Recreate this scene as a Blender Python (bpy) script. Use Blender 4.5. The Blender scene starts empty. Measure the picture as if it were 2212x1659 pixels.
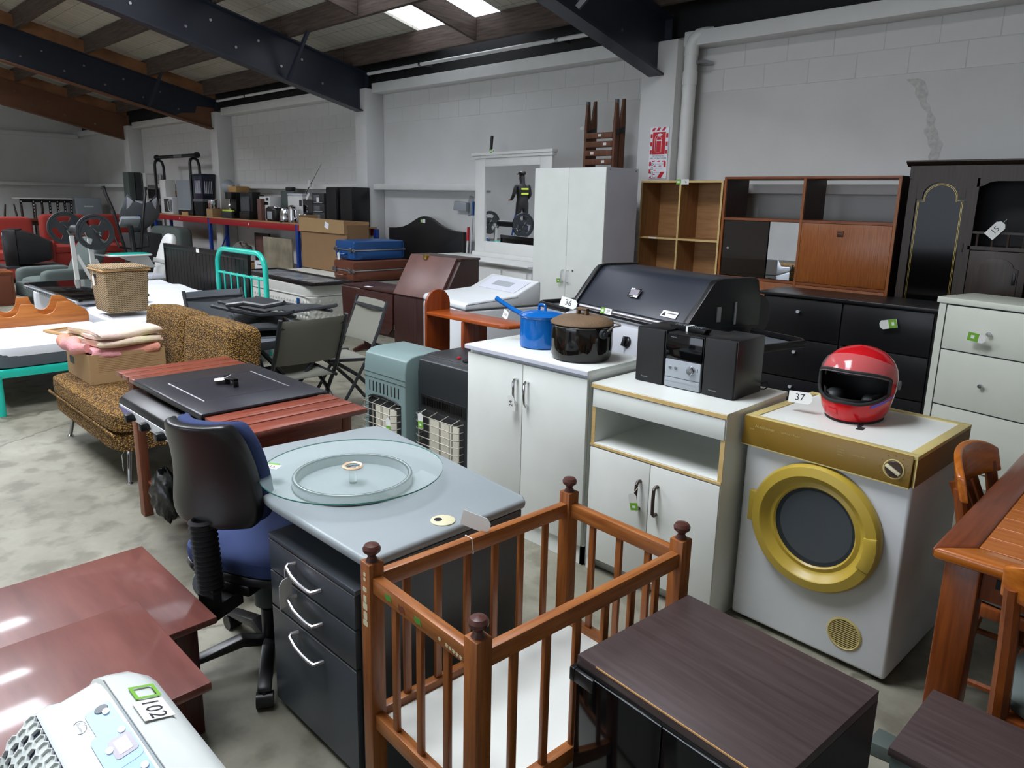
import bpy, bmesh, math, random
from mathutils import Matrix, Vector
random.seed(7)
SC = bpy.context.scene
C = SC.collection
PI = math.pi

# ------------------------------------------------------------------ camera
cd = bpy.data.cameras.new('camera'); cam = bpy.data.objects.new('camera', cd); C.objects.link(cam)
_f, _pit, _rol, _cx, _cy, _yaw = 1574.069, 0.21868, 0.02139, 1102.478, 781.233, 0.77941
F = Vector((-math.sin(_yaw)*math.cos(_pit), math.cos(_yaw)*math.cos(_pit), -math.sin(_pit)))
R0 = Vector((math.cos(_yaw), math.sin(_yaw), 0)); U0 = R0.cross(F)
Rr = math.cos(_rol)*R0 + math.sin(_rol)*U0; Ur = -math.sin(_rol)*R0 + math.cos(_rol)*U0
cam.matrix_world = Matrix(((Rr.x, Ur.x, -F.x, 0), (Rr.y, Ur.y, -F.y, 0), (Rr.z, Ur.z, -F.z, 1.63), (0, 0, 0, 1)))
cd.sensor_fit = 'HORIZONTAL'; cd.sensor_width = 36; cd.lens = _f/2212*36
cd.shift_x = (1106-_cx)/2212; cd.shift_y = (_cy-829.5)/2212; cd.clip_start = .02; cd.clip_end = 200
SC.camera = cam

# ------------------------------------------------------------------ light, sky, exposure
W = bpy.data.worlds.new('world'); SC.world = W; W.use_nodes = True
_bg = W.node_tree.nodes['Background']; _bg.inputs[0].default_value = (.80, .90, 1, 1); _bg.inputs[1].default_value = .7
SKY_LIGHT = 27.0          # radiance of the unseen roof panels near the ridge, added to light the room
NET_LIGHT = 2.6           # radiance of the dirty strip covered with netting near the back wall
SC.view_settings.view_transform = 'Standard'; SC.view_settings.look = 'None'
SC.view_settings.gamma = 1; SC.view_settings.use_curve_mapping = False
SC.view_settings.exposure = 0.0

def area(name, loc, rot, sx, sy, power, col):
    l = bpy.data.lights.new(name, 'AREA'); l.shape = 'RECTANGLE'; l.size = sx; l.size_y = sy; l.energy = power; l.color = col
    o = bpy.data.objects.new(name, l); o.location = loc; o.rotation_euler = rot; C.objects.link(o); return o
# fill lamp added as daylight from an unseen door behind the camera
area('door_fill', (-2.5, -9.9, 2.0), (-PI/2, 0, PI), 9, 3.0, 300, (.78, .87, 1))

# ------------------------------------------------------------------ materials
def lin(c):
    return c/12.92 if c <= .04045 else ((c+.055)/1.055)**2.4
def hx(h):
    h = h.lstrip('#'); return tuple(lin(int(h[i:i+2], 16)/255) for i in (0, 2, 4)) + (1,)
MATS = {}
def _new(name):
    m = bpy.data.materials.new(name); m.use_nodes = True; nt = m.node_tree
    return m, nt, nt.nodes['Principled BSDF']
def _n(nt, t, **kw):
    n = nt.nodes.new(t)
    for k, v in kw.items(): setattr(n, k, v)
    return n
def pm(name, col, rough=.5, metal=0, var=.022, scale=6, bump=0, bscale=60, coat=0, spec=.5, stretch=(1, 1, 1), col2=None, sheen=0):
    """plain procedural surface: a base colour broken up by noise, with optional fine relief"""
    m, nt, b = _new(name); a = hx(col)
    c2 = hx(col2) if col2 else tuple(max(0, x*(1-var)) for x in a[:3])+(1,)
    c1 = a if col2 else tuple(min(1, x*(1+var)) for x in a[:3])+(1,)
    tc = _n(nt, 'ShaderNodeTexCoord'); mp = _n(nt, 'ShaderNodeMapping'); mp.inputs['Scale'].default_value = stretch
    nt.links.new(tc.outputs['Object'], mp.inputs[0])
    no = _n(nt, 'ShaderNodeTexNoise'); no.inputs['Scale'].default_value = scale; no.inputs['Detail'].default_value = 4
    nt.links.new(mp.outputs[0], no.inputs[0])
    cr = _n(nt, 'ShaderNodeValToRGB'); cr.color_ramp.elements[0].position = .35; cr.color_ramp.elements[1].position = .65
    cr.color_ramp.elements[0].color = c2; cr.color_ramp.elements[1].color = c1
    nt.links.new(no.outputs[0], cr.inputs[0]); nt.links.new(cr.outputs[0], b.inputs['Base Color'])
    b.inputs['Roughness'].default_value = rough; b.inputs['Metallic'].default_value = metal
    b.inputs['Coat Weight'].default_value = coat; b.inputs['Coat Roughness'].default_value = .08; b.inputs['Specular IOR Level'].default_value = spec
    if sheen: b.inputs['Sheen Weight'].default_value = sheen
    if bump:
        n2 = _n(nt, 'ShaderNodeTexNoise'); n2.inputs['Scale'].default_value = bscale; nt.links.new(mp.outputs[0], n2.inputs[0])
        bp = _n(nt, 'ShaderNodeBump'); bp.inputs['Strength'].default_value = bump; bp.inputs['Distance'].default_value = .01
        nt.links.new(n2.outputs[0], bp.inputs['Height']); nt.links.new(bp.outputs[0], b.inputs['Normal'])
    MATS[name] = m; return m
def wood(name, dark, light, ax='x', rough=.4, scale=5, coat=0, ratio=14, mid=None):
    m, nt, b = _new(name); tc = _n(nt, 'ShaderNodeTexCoord'); mp = _n(nt, 'ShaderNodeMapping')
    mp.inputs['Scale'].default_value = {'x': (1, ratio, ratio), 'y': (ratio, 1, ratio), 'z': (ratio, ratio, 1)}[ax]
    nt.links.new(tc.outputs['Object'], mp.inputs[0])
    no = _n(nt, 'ShaderNodeTexNoise'); no.inputs['Scale'].default_value = scale; no.inputs['Detail'].default_value = 6; no.inputs['Roughness'].default_value = .6
    nt.links.new(mp.outputs[0], no.inputs[0])
    cr = _n(nt, 'ShaderNodeValToRGB'); e = cr.color_ramp.elements; e[0].position = .3; e[1].position = .72; e[0].color = hx(dark); e[1].color = hx(light)
    nt.links.new(no.outputs[0], cr.inputs[0]); nt.links.new(cr.outputs[0], b.inputs['Base Color'])
    b.inputs['Roughness'].default_value = rough; b.inputs['Coat Weight'].default_value = coat; b.inputs['Coat Roughness'].default_value = .1
    MATS[name] = m; return m
def glass(name, col='#e8f4f0', rough=0.0, alpha=None, ior=1.45):
    m, nt, b = _new(name); b.inputs['Base Color'].default_value = hx(col); b.inputs['Roughness'].default_value = rough; b.inputs['IOR'].default_value = ior
    if alpha is None: b.inputs['Transmission Weight'].default_value = 1
    else: b.inputs['Alpha'].default_value = alpha
    MATS[name] = m; return m
def emit(name, col, s):
    m, nt, b = _new(name); b.inputs['Base Color'].default_value = (.8, .8, .8, 1); b.inputs['Emission Color'].default_value = hx(col); b.inputs['Emission Strength'].default_value = s
    MATS[name] = m; return m
def weave(name, dark, light, scale=60, rough=.9, bump=.6, aspect=2.0, noise=.25):
    """coarse woven cloth / wicker: offset courses of rounded strands"""
    m, nt, b = _new(name); tc = _n(nt, 'ShaderNodeTexCoord'); sx = _n(nt, 'ShaderNodeSeparateXYZ'); nt.links.new(tc.outputs['Object'], sx.inputs[0])
    def M(op, a, bb=None):
        n = _n(nt, 'ShaderNodeMath', operation=op)
        for i, v in enumerate((a, bb)):
            if v is None: continue
            if isinstance(v, (int, float)): n.inputs[i].default_value = v
            else: nt.links.new(v, n.inputs[i])
        return n.outputs[0]
    no = _n(nt, 'ShaderNodeTexNoise'); no.inputs['Scale'].default_value = scale*.35; no.inputs['Detail'].default_value = 3
    nt.links.new(tc.outputs['Object'], no.inputs[0]); nz = M('MULTIPLY', M('SUBTRACT', no.outputs[0], .5), noise*8)
    u = M('MULTIPLY', M('ADD', sx.outputs[0], sx.outputs[1]), scale*PI/aspect); v = M('MULTIPLY', M('ADD', sx.outputs[2], M('MULTIPLY', sx.outputs[1], .55)), scale*PI)
    s = M('MULTIPLY', M('SINE', M('ADD', u, nz)), M('SINE', M('ADD', v, nz)))
    h = M('ADD', M('MULTIPLY', s, .5), .5)
    h2 = M('ADD', M('MULTIPLY', h, .7), M('MULTIPLY', no.outputs[0], .45))
    cr = _n(nt, 'ShaderNodeValToRGB'); e = cr.color_ramp.elements; e[0].position = .3; e[1].position = .75; e[0].color = hx(dark); e[1].color = hx(light)
    nt.links.new(h2, cr.inputs[0]); nt.links.new(cr.outputs[0], b.inputs['Base Color']); b.inputs['Roughness'].default_value = rough
    bp = _n(nt, 'ShaderNodeBump'); bp.inputs['Strength'].default_value = bump; bp.inputs['Distance'].default_value = .012
    nt.links.new(h2, bp.inputs['Height']); nt.links.new(bp.outputs[0], b.inputs['Normal'])
    MATS[name] = m; return m

def knobbly(name, dark='#432c10', light='#b98c40', scale=92):
    """boucle tweed: random loops of gold yarn with dark gaps"""
    m, nt, b = _new(name); tc = _n(nt, 'ShaderNodeTexCoord'); mp = _n(nt, 'ShaderNodeMapping'); mp.inputs['Scale'].default_value = (1, 1, 1.5); nt.links.new(tc.outputs['Object'], mp.inputs[0])
    v = _n(nt, 'ShaderNodeTexVoronoi'); v.inputs['Scale'].default_value = scale; v.inputs['Randomness'].default_value = .75; nt.links.new(mp.outputs[0], v.inputs[0])
    cr = _n(nt, 'ShaderNodeValToRGB'); e = cr.color_ramp.elements; e[0].position = .25; e[1].position = .62; e[0].color = hx(light); e[1].color = hx(dark)
    nt.links.new(v.outputs['Distance'], cr.inputs[0]); hs = _n(nt, 'ShaderNodeSeparateColor'); nt.links.new(v.outputs['Color'], hs.inputs[0])
    c2 = _n(nt, 'ShaderNodeValToRGB'); c2.color_ramp.elements[0].color = (.5, .44, .36, 1); c2.color_ramp.elements[1].color = (1, 1, 1, 1); c2.color_ramp.elements[1].position = .55; nt.links.new(hs.outputs[0], c2.inputs[0])
    mx = _n(nt, 'ShaderNodeMixRGB', blend_type='MULTIPLY'); mx.inputs[0].default_value = 1; nt.links.new(cr.outputs[0], mx.inputs[1]); nt.links.new(c2.outputs[0], mx.inputs[2]); nt.links.new(mx.outputs[0], b.inputs['Base Color'])
    b.inputs['Roughness'].default_value = .95; bp = _n(nt, 'ShaderNodeBump', invert=True); bp.inputs['Strength'].default_value = 1; bp.inputs['Distance'].default_value = .012
    nt.links.new(v.outputs['Distance'], bp.inputs['Height']); nt.links.new(bp.outputs[0], b.inputs['Normal']); MATS[name] = m; return m

def painted_block(name):
    m, nt, b = _new(name); tc = _n(nt, 'ShaderNodeTexCoord')
    n1 = _n(nt, 'ShaderNodeTexNoise'); n1.inputs['Scale'].default_value = .7; n1.inputs['Detail'].default_value = 5
    n2 = _n(nt, 'ShaderNodeTexNoise'); n2.inputs['Scale'].default_value = 30; n2.inputs['Detail'].default_value = 3
    for n in (n1, n2): nt.links.new(tc.outputs['Object'], n.inputs[0])
    cr = _n(nt, 'ShaderNodeValToRGB'); e = cr.color_ramp.elements; e[0].position = .25; e[1].position = .7; e[0].color = hx('#c3c2bd'); e[1].color = hx('#d8d8d8')
    nt.links.new(n1.outputs[0], cr.inputs[0]); nt.links.new(cr.outputs[0], b.inputs['Base Color']); b.inputs['Roughness'].default_value = .75
    bp = _n(nt, 'ShaderNodeBump'); bp.inputs['Strength'].default_value = .12; bp.inputs['Distance'].default_value = .01
    nt.links.new(n2.outputs[0], bp.inputs['Height']); nt.links.new(bp.outputs[0], b.inputs['Normal']); MATS[name] = m; return m
painted_block('paint_wall')

def concrete(name):
    m, nt, b = _new(name); tc = _n(nt, 'ShaderNodeTexCoord')
    n1 = _n(nt, 'ShaderNodeTexNoise'); n1.inputs['Scale'].default_value = 1.3; n1.inputs['Detail'].default_value = 8; n1.inputs['Roughness'].default_value = .65
    n2 = _n(nt, 'ShaderNodeTexNoise'); n2.inputs['Scale'].default_value = 7; n2.inputs['Detail'].default_value = 6
    n3 = _n(nt, 'ShaderNodeTexVoronoi', feature='DISTANCE_TO_EDGE'); n3.inputs['Scale'].default_value = .21
    for n in (n1, n2): nt.links.new(tc.outputs['Object'], n.inputs[0])
    mx = _n(nt, 'ShaderNodeVectorMath', operation='MULTIPLY_ADD'); mx.inputs[1].default_value = (.16, .16, .16)
    nt.links.new(n2.outputs['Color'], mx.inputs[0]); nt.links.new(tc.outputs['Object'], mx.inputs[2]); nt.links.new(mx.outputs[0], n3.inputs[0])
    cr = _n(nt, 'ShaderNodeValToRGB'); e = cr.color_ramp.elements; e[0].position = .3; e[1].position = .68; e[0].color = hx('#625f50'); e[1].color = hx('#918e7f')
    nt.links.new(n1.outputs[0], cr.inputs[0])
    c2 = _n(nt, 'ShaderNodeValToRGB'); e = c2.color_ramp.elements; e[0].position = .36; e[1].position = .5; e[0].color = (.52, .5, .46, 1); e[1].color = (1, 1, 1, 1)
    nt.links.new(n2.outputs[0], c2.inputs[0])
    c3 = _n(nt, 'ShaderNodeValToRGB'); e = c3.color_ramp.elements; e[0].position = 0; e[1].position = .0035; e[0].color = (.45, .43, .4, 1); e[1].color = (1, 1, 1, 1)
    nt.links.new(n3.outputs['Distance'], c3.inputs[0])
    a = _n(nt, 'ShaderNodeMixRGB', blend_type='MULTIPLY'); a.inputs[0].default_value = .7; nt.links.new(cr.outputs[0], a.inputs[1]); nt.links.new(c2.outputs[0], a.inputs[2])
    d = _n(nt, 'ShaderNodeMixRGB', blend_type='MULTIPLY'); d.inputs[0].default_value = 1; nt.links.new(a.outputs[0], d.inputs[1]); nt.links.new(c3.outputs[0], d.inputs[2])
    nt.links.new(d.outputs[0], b.inputs['Base Color']); b.inputs['Roughness'].default_value = .6
    bp = _n(nt, 'ShaderNodeBump'); bp.inputs['Strength'].default_value = .25; bp.inputs['Distance'].default_value = .01
    nt.links.new(n2.outputs[0], bp.inputs['Height']); nt.links.new(bp.outputs[0], b.inputs['Normal']); MATS[name] = m; return m
concrete('concrete')

def netted_foil(name):
    """insulation blanket under the roof: dull cream sheet with a wire-netting grid and sag lines"""
    m, nt, b = _new(name); tc = _n(nt, 'ShaderNodeTexCoord')
    br = _n(nt, 'ShaderNodeTexBrick'); br.inputs['Scale'].default_value = 1; br.offset = 0
    br.inputs['Brick Width'].default_value = .15; br.inputs['Row Height'].default_value = .3; br.inputs['Mortar Size'].default_value = .0035
    br.inputs['Color1'].default_value = hx('#c6c2b4'); br.inputs['Color2'].default_value = hx('#bcb8ab'); br.inputs['Mortar'].default_value = hx('#77736b')
    nt.links.new(tc.outputs['Object'], br.inputs[0]); nt.links.new(br.outputs[0], b.inputs['Base Color']); b.inputs['Roughness'].default_value = .55
    no = _n(nt, 'ShaderNodeTexNoise'); no.inputs['Scale'].default_value = 2.5; nt.links.new(tc.outputs['Object'], no.inputs[0])
    bp = _n(nt, 'ShaderNodeBump'); bp.inputs['Strength'].default_value = .6; bp.inputs['Distance'].default_value = .08
    nt.links.new(no.outputs[0], bp.inputs['Height']); nt.links.new(bp.outputs[0], b.inputs['Normal']); MATS[name] = m; return m
netted_foil('roof_foil')

for a in [('white_paint', '#d9d9d6', .45), ('white_melamine', '#dfe2dc', .3), ('white_metal', '#d6d9db', .3), ('cream_metal', '#d8dccf', .35), ('grey_lilac', '#c9cbd6', .45),
          ('black', '#101012', .35), ('black_matte', '#151516', .7), ('black_gloss', '#08080a', .08), ('dark_grey', '#2d3032', .5), ('mid_grey', '#60656a', .5), ('desk_grey', '#8f979a', .38),
          ('graphite', '#454a50', .35), ('steel_dark', '#252a35', .36), ('rust_brown', '#6b4630', .7), ('green_heater', '#788d8c', .4), ('charcoal_heater', '#24282b', .4),
          ('green_tag', '#6fa832', .5), ('tag_card', '#e2e2de', .6), ('ink', '#15151a', .6), ('red_gloss', '#c4121c', .12), ('teal', '#1fb9a6', .25), ('blue_enamel', '#0d5fae', .1),
          ('black_enamel', '#15120f', .07), ('mustard', '#b49a3a', .35), ('gold_panel', '#7c5f1c', .38), ('pale_gold', '#bfae72', .4), ('cardboard', '#a2835c', .85), ('kraft_dark', '#8d6d4c', .85),
          ('suit_blue', '#1a4c86', .3), ('suit_brown', '#6b3b28', .35), ('knob_brown', '#4c2b25', .3), ('handle_brown', '#3c2f28', .35), ('rack_red', '#a02026', .4), ('rack_blue', '#123a8e', .4),
          ('rubber', '#1d1d1e', .8), ('ac_white', '#cdd2cf', .2), ('ac_blue', '#7ba3cf', .3), ('ac_grey', '#8b8590', .3), ('fabric_navy', '#28365f', .95), ('fabric_grey', '#59625f', .95),
          ('fabric_red', '#8e2f27', .95), ('vinyl_black', '#18181a', .35), ('mesh_grey', '#7d7d72', .8), ('frame_charcoal', '#2a2d30', .35), ('label_green', '#4f8a35', .5), ('ivory', '#cfc8a6', .5),
          ('sign_red', '#c41d2b', .4), ('paper', '#e9ebf2', .7), ('ceramic', '#d7d2c0', .8), ('peach', '#e9c3a4', .2), ('purple_stripe', '#5a45b0', .3), ('lime', '#c6d94a', .8), ('skin', '#b08468', .6),
          ('grey_locker', '#8c949b', .45), ('dark_green_grey', '#4d5854', .5), ('brown_paint', '#6a3722', .5), ('alu_matte', '#b9bcc2', .35), ('tan_board', '#b98e58', .7), ('silver_plastic', '#9aa0a6', .3), ('navy_plastic', '#1c2138', .4)]:
    pm(a[0], a[1], a[2])
pm('chrome', '#d8d8dc', .12, 1); pm('steel', '#a8a8aa', .3, 1); pm('alu', '#c9c9cd', .35, 1); pm('wire', '#b5b2a6', .35, .8); pm('brass', '#b59a52', .3, 1)
pm('cast_iron', '#2f3436', .6, .1, bump=.3, bscale=80); pm('cast_lid', '#6b543c', .75, bump=.3, bscale=120, var=.15)
pm('leather_brown', '#6a4a44', .4, var=.2, scale=3); pm('bin_bag', '#131414', .35, bump=.8, bscale=14); pm('desk_side', '#4b5459', .4)
pm('mattress_white', '#dddfe6', .9, bump=.25, bscale=8); pm('mattress_quilt', '#d3d2ca', .9, bump=.5, bscale=18); pm('mattress_grey', '#4f555b', .9, bump=.3, bscale=100)
pm('sheet_white', '#dadce4', .95, bump=.6, bscale=5); pm('packer', '#7d5436', .8, var=.2, scale=4); pm('plaster', '#bcbbb7', .85, var=.12, scale=30, bump=.4, bscale=60); pm('tv_face', '#3a3f44', .2); pm('mirror', '#e6e9ee', .01, 1, var=0); pm('board_stain', '#8d8470', .9, var=.3, scale=3)
pm('photo_grey', '#8b9498', .25, col2='#5b6670', scale=5); pm('clutter_grey', '#6d6a66', .8, var=.4, scale=12); pm('blanket', '#e6c7c0', .95, col2='#dcd9a8', scale=4, bump=.4, bscale=90)
pm('blanket_pink', '#dc9aa0', .95, col2='#cf8a6c', scale=6, bump=.4, bscale=90); pm('smoked_glass', '#241d17', .05, spec=.5); pm('cabinet_glass', '#0a0807', .12, spec=.18)
pm('black_lid', '#24232a', .3, var=.25, scale=3, spec=.6)
wood('teak_v', '#7a3f14', '#a45f26', 'z', .35, 6, ratio=20); wood('teak_x', '#6a3414', '#94522a', 'x', .4, 6); wood('beech', '#93673d', '#ad8152', 'x', .5, 4, ratio=10); wood('beech_z', '#8a5f38', '#a87b4d', 'z', .5, 4, ratio=10)
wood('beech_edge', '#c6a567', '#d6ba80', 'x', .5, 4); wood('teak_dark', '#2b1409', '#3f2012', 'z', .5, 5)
wood('oak_dark', '#241a14', '#3a2c22', 'z', .45, 5); wood('wenge', '#3b2e2d', '#4d4040', 'x', .38, 5, ratio=18); wood('wenge_dark', '#191313', '#241b1a', 'z', .45, 5)
wood('crib_wood', '#6f3a16', '#a2622e', 'z', .38, 6); wood('crib_wood_x', '#7a4219', '#a96a35', 'x', .38, 6); wood('crib_wood_y', '#7a4219', '#a96a35', 'y', .38, 6)
wood('mahog_x', '#5e302a', '#7a473f', 'x', .38, 2.5, coat=.5, ratio=6); wood('mahog_z', '#31120f', '#4b1f19', 'z', .35, 4); wood('rimu_x', '#94480f', '#bd7026', 'x', .25, 4, coat=.3); wood('rimu_z', '#5d2a0c', '#87461a', 'z', .35, 4); wood('rimu_rail', '#62301a', '#82452a', 'y', .28, 4, coat=.3)
wood('plank_y', '#6a2a1d', '#94503c', 'y', .28, 6, coat=.2); wood('plank_z', '#6a3a26', '#8b5238', 'z', .5, 6); wood('pine', '#9a5420', '#c07a38', 'y', .45, 3); wood('purlin', '#382d28', '#5f5047', 'x', .85, 3); wood('purlin_y', '#382d28', '#5f5047', 'y', .85, 3)
wood('dark_brown_x', '#301714', '#46231d', 'x', .35, 4); wood('dark_brown_z', '#2a1412', '#3c1d18', 'z', .4, 4); wood('ladder_wood', '#4c2a18', '#74462a', 'z', .6, 6); wood('rack_board', '#97714a', '#b48d63', 'x', .7, 5)
wood('orange_wood_x', '#8a3a10', '#b4571c', 'x', .3, 5, coat=.2); wood('orange_wood_z', '#6e2c0c', '#984716', 'z', .4, 5)
weave('wicker', '#5d4a31', '#b59d78', 110, bump=1, aspect=2.6, noise=.12)
glass('clear_glass', '#eef6f3'); glass('table_glass', '#cfe6df', 0, .10); pm('glass_edge', '#2f7f70', .1); glass('visor', '#d8c8c8', 0, .16); glass('drum_glass', '#30363a', .05, .55)
emit('skylight', '#f1f6ff', SKY_LIGHT); emit('skylight_netted', '#eaf3ff', NET_LIGHT)
knobbly('sofa_tweed')

# ------------------------------------------------------------------ shape helpers; each returns a list of (verts, faces)
def box(x0, y0, z0, x1, y1, z1):
    v = [(x0, y0, z0), (x1, y0, z0), (x1, y1, z0), (x0, y1, z0), (x0, y0, z1), (x1, y0, z1), (x1, y1, z1), (x0, y1, z1)]
    return [(v, [(3, 2, 1, 0), (4, 5, 6, 7), (0, 1, 5, 4), (1, 2, 6, 5), (2, 3, 7, 6), (3, 0, 4, 7)])]
def prism(poly, ax, a, b):
    n = len(poly)
    def P(p, t): return {'x': (t, p[0], p[1]), 'y': (p[0], t, p[1]), 'z': (p[0], p[1], t)}[ax]
    v = [P(p, a) for p in poly]+[P(p, b) for p in poly]
    return [(v, [tuple(range(n))[::-1], tuple(range(n, 2*n))]+[(i, (i+1) % n, n+(i+1) % n, n+i) for i in range(n)])]
def _frame(d):
    d = Vector(d).normalized(); a = Vector((0, 0, 1)) if abs(d.z) < .95 else Vector((1, 0, 0))
    u = d.cross(a).normalized(); return u, d.cross(u)
def cyl(p, q, r, r2=None, n=14):
    p, q = Vector(p), Vector(q); u, w = _frame(q-p); r2 = r if r2 is None else r2; v = []
    for c, rr in ((p, r), (q, r2)): v += [tuple(c+(u*math.cos(2*PI*i/n)+w*math.sin(2*PI*i/n))*rr) for i in range(n)]
    return [(v, [tuple(range(n)), tuple(range(2*n-1, n-1, -1))]+[(i, n+i, n+(i+1) % n, (i+1) % n) for i in range(n)])]
def tube(pts, r, n=8, closed=False, sq=None):
    pts = [Vector(p) for p in pts]; m = len(pts); v = []; f = []; u = None
    for i, p in enumerate(pts):
        a = pts[(i-1) % m] if closed or i else p; b = pts[(i+1) % m] if closed or i < m-1 else p
        t = (b-a).normalized()
        if u is None: u, w = _frame(t)
        else:
            u = (u-t*u.dot(t)).normalized(); w = t.cross(u)
        for k in range(n):
            an = 2*PI*(k+.5)/n; rr = r[i] if isinstance(r, (list, tuple)) else r
            v.append(tuple(p+(u*math.cos(an)+w*math.sin(an))*rr))
    for i in range(m if closed else m-1):
        j = (i+1) % m
        for k in range(n): f.append((i*n+k, i*n+(k+1) % n, j*n+(k+1) % n, j*n+k))
    if not closed: f += [tuple(range(n))[::-1], tuple(range((m-1)*n, m*n))]
    return [(v, f)]
def lathe(prof, c=(0, 0, 0), n=24, ax='z'):
    v = []; f = []; m = len(prof)
    for r, h in prof:
        for k in range(n):
            a = 2*PI*k/n; x, y = r*math.cos(a), r*math.sin(a)
            q = {'z': (x, y, h), 'y': (x, h, y), 'x': (h, x, y)}[ax]; v.append((q[0]+c[0], q[1]+c[1], q[2]+c[2]))
    for i in range(m-1):
        for k in range(n): f.append((i*n+k, i*n+(k+1) % n, (i+1)*n+(k+1) % n, (i+1)*n+k))
    f += [tuple(range(n))[::-1], tuple(range((m-1)*n, m*n))]
    return [(v, f)]
def ring(prof, c, n=32, ax='z'):      # lathe whose profile is a closed loop
    v = []; f = []; m = len(prof)
    for r, h in prof:
        for k in range(n):
            a = 2*PI*k/n; x, y = r*math.cos(a), r*math.sin(a)
            q = {'z': (x, y, h), 'y': (x, h, y), 'x': (h, x, y)}[ax]; v.append((q[0]+c[0], q[1]+c[1], q[2]+c[2]))
    for i in range(m):
        j = (i+1) % m
        for k in range(n): f.append((i*n+k, i*n+(k+1) % n, j*n+(k+1) % n, j*n+k))
    return [(v, f)]
def soft(x0, y0, z0, x1, y1, z1, p=5, n=20, m=12):     # superellipsoid: cushions, mattresses, rounded housings
    cx, cy, cz = (x0+x1)/2, (y0+y1)/2, (z0+z1)/2; rx, ry, rz = (x1-x0)/2, (y1-y0)/2, (z1-z0)/2
    def s(t, e): return math.copysign(abs(t)**e, t)
    e = 2/p; v = []; f = []
    for i in range(m+1):
        la = -PI/2+PI*i/m
        for k in range(n):
            lo = 2*PI*(k+.5)/n
            v.append((cx+rx*s(math.cos(la), e)*s(math.cos(lo), e), cy+ry*s(math.cos(la), e)*s(math.sin(lo), e), cz+rz*s(math.sin(la), e)))
    for i in range(m):
        for k in range(n): f.append((i*n+k, i*n+(k+1) % n, (i+1)*n+(k+1) % n, (i+1)*n+k))
    return [(v, f)]
def sheet(fn, nu, nv, th=0.0):        # z = surface through fn(u, v) -> (x, y, z), optionally given a thickness downwards
    v = [fn(i/nu, j/nv) for j in range(nv+1) for i in range(nu+1)]; w = nu+1
    f = [(j*w+i, j*w+i+1, (j+1)*w+i+1, (j+1)*w+i) for j in range(nv) for i in range(nu)]
    if th:
        k = len(v); v = v+[(a, b, c-th) for a, b, c in v]
        f += [tuple(q+k for q in t[::-1]) for t in f]
        edge = [i for i in range(w)]+[j*w+nu for j in range(1, nv+1)]+[nv*w+i for i in range(nu-1, -1, -1)]+[j*w for j in range(nv-1, 0, -1)]
        f += [(edge[i], edge[i]+k, edge[(i+1) % len(edge)]+k, edge[(i+1) % len(edge)]) for i in range(len(edge))]
    return [(v, f)]
def xf(shapes, M):
    return [([tuple(M @ Vector(p)) for p in v], f) for v, f in shapes]
def mv(shapes, x, y, z): return xf(shapes, Matrix.Translation((x, y, z)))
def rot(shapes, ang, ax='Z', piv=(0, 0, 0)):
    T = Matrix.Translation(piv); return xf(shapes, T @ Matrix.Rotation(ang, 4, ax) @ T.inverted())
def arc(c, r, a0, a1, n, pl='xz', ry=None):
    ry = r if ry is None else ry; o = []
    for i in range(n+1):
        a = a0+(a1-a0)*i/n; p, q = r*math.cos(a), ry*math.sin(a)
        o.append({'xz': (c[0]+p, c[1], c[2]+q), 'yz': (c[0], c[1]+p, c[2]+q), 'xy': (c[0]+p, c[1]+q, c[2])}[pl])
    return o

# ------------------------------------------------------------------ object helpers
def mesh(name, shapes, mat, bev=0, seg=2, sharp=38):
    bm = bmesh.new()
    for v, f in shapes:
        bv = [bm.verts.new(p) for p in v]
        for t in f:
            try: bm.faces.new([bv[i] for i in t])
            except ValueError: pass
    bmesh.ops.recalc_face_normals(bm, faces=bm.faces)
    if bev:
        ed = [e for e in bm.edges if len(e.link_faces) == 2 and e.calc_face_angle(0) > .5]
        bmesh.ops.bevel(bm, geom=ed, offset=bev, segments=seg, affect='EDGES', clamp_overlap=True, profile=.5)
    me = bpy.data.meshes.new(name); bm.to_mesh(me); bm.free()
    me.shade_smooth(); me.set_sharp_from_angle(angle=math.radians(sharp))
    me.materials.append(MATS[mat]); return me
def obj(name, mat, parent, shapes, bev=0, seg=2, sharp=38, label=None, kind=None):
    o = bpy.data.objects.new(name, mesh(name, shapes, mat, bev, seg, sharp)); C.objects.link(o)
    if parent: o.parent = parent
    if label: o['label'] = label
    if kind: o['kind'] = kind
    return o
def again(o, parent, M=None, name=None):
    c = o.copy(); C.objects.link(c); c.parent = parent
    if M is not None: c.matrix_basis = M
    return c
def tagp(o, label, cat, group=None):
    o['label'] = label; o['category'] = cat
    if group: o['group'] = group
    return o
def thing(name, label, cat, loc=(0, 0, 0), rz=0, group=None):
    o = bpy.data.objects.new(name, None); C.objects.link(o); o.empty_display_size = .1
    o.location = loc; o.rotation_euler = (0, 0, rz); return tagp(o, label, cat, group)
def one(name, label, cat, mat, shapes, loc=(0, 0, 0), rz=0, bev=0, group=None, seg=2, sharp=38):
    o = obj(name, mat, None, shapes, bev, seg, sharp); o.location = loc; o.rotation_euler = (0, 0, rz); return tagp(o, label, cat, group)
def struct(name, mat, shapes, bev=0, parent=None):
    o = obj(name, mat, parent, shapes, bev)
    if not parent: o['kind'] = 'structure'
    return o
_tx = {}
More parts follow.
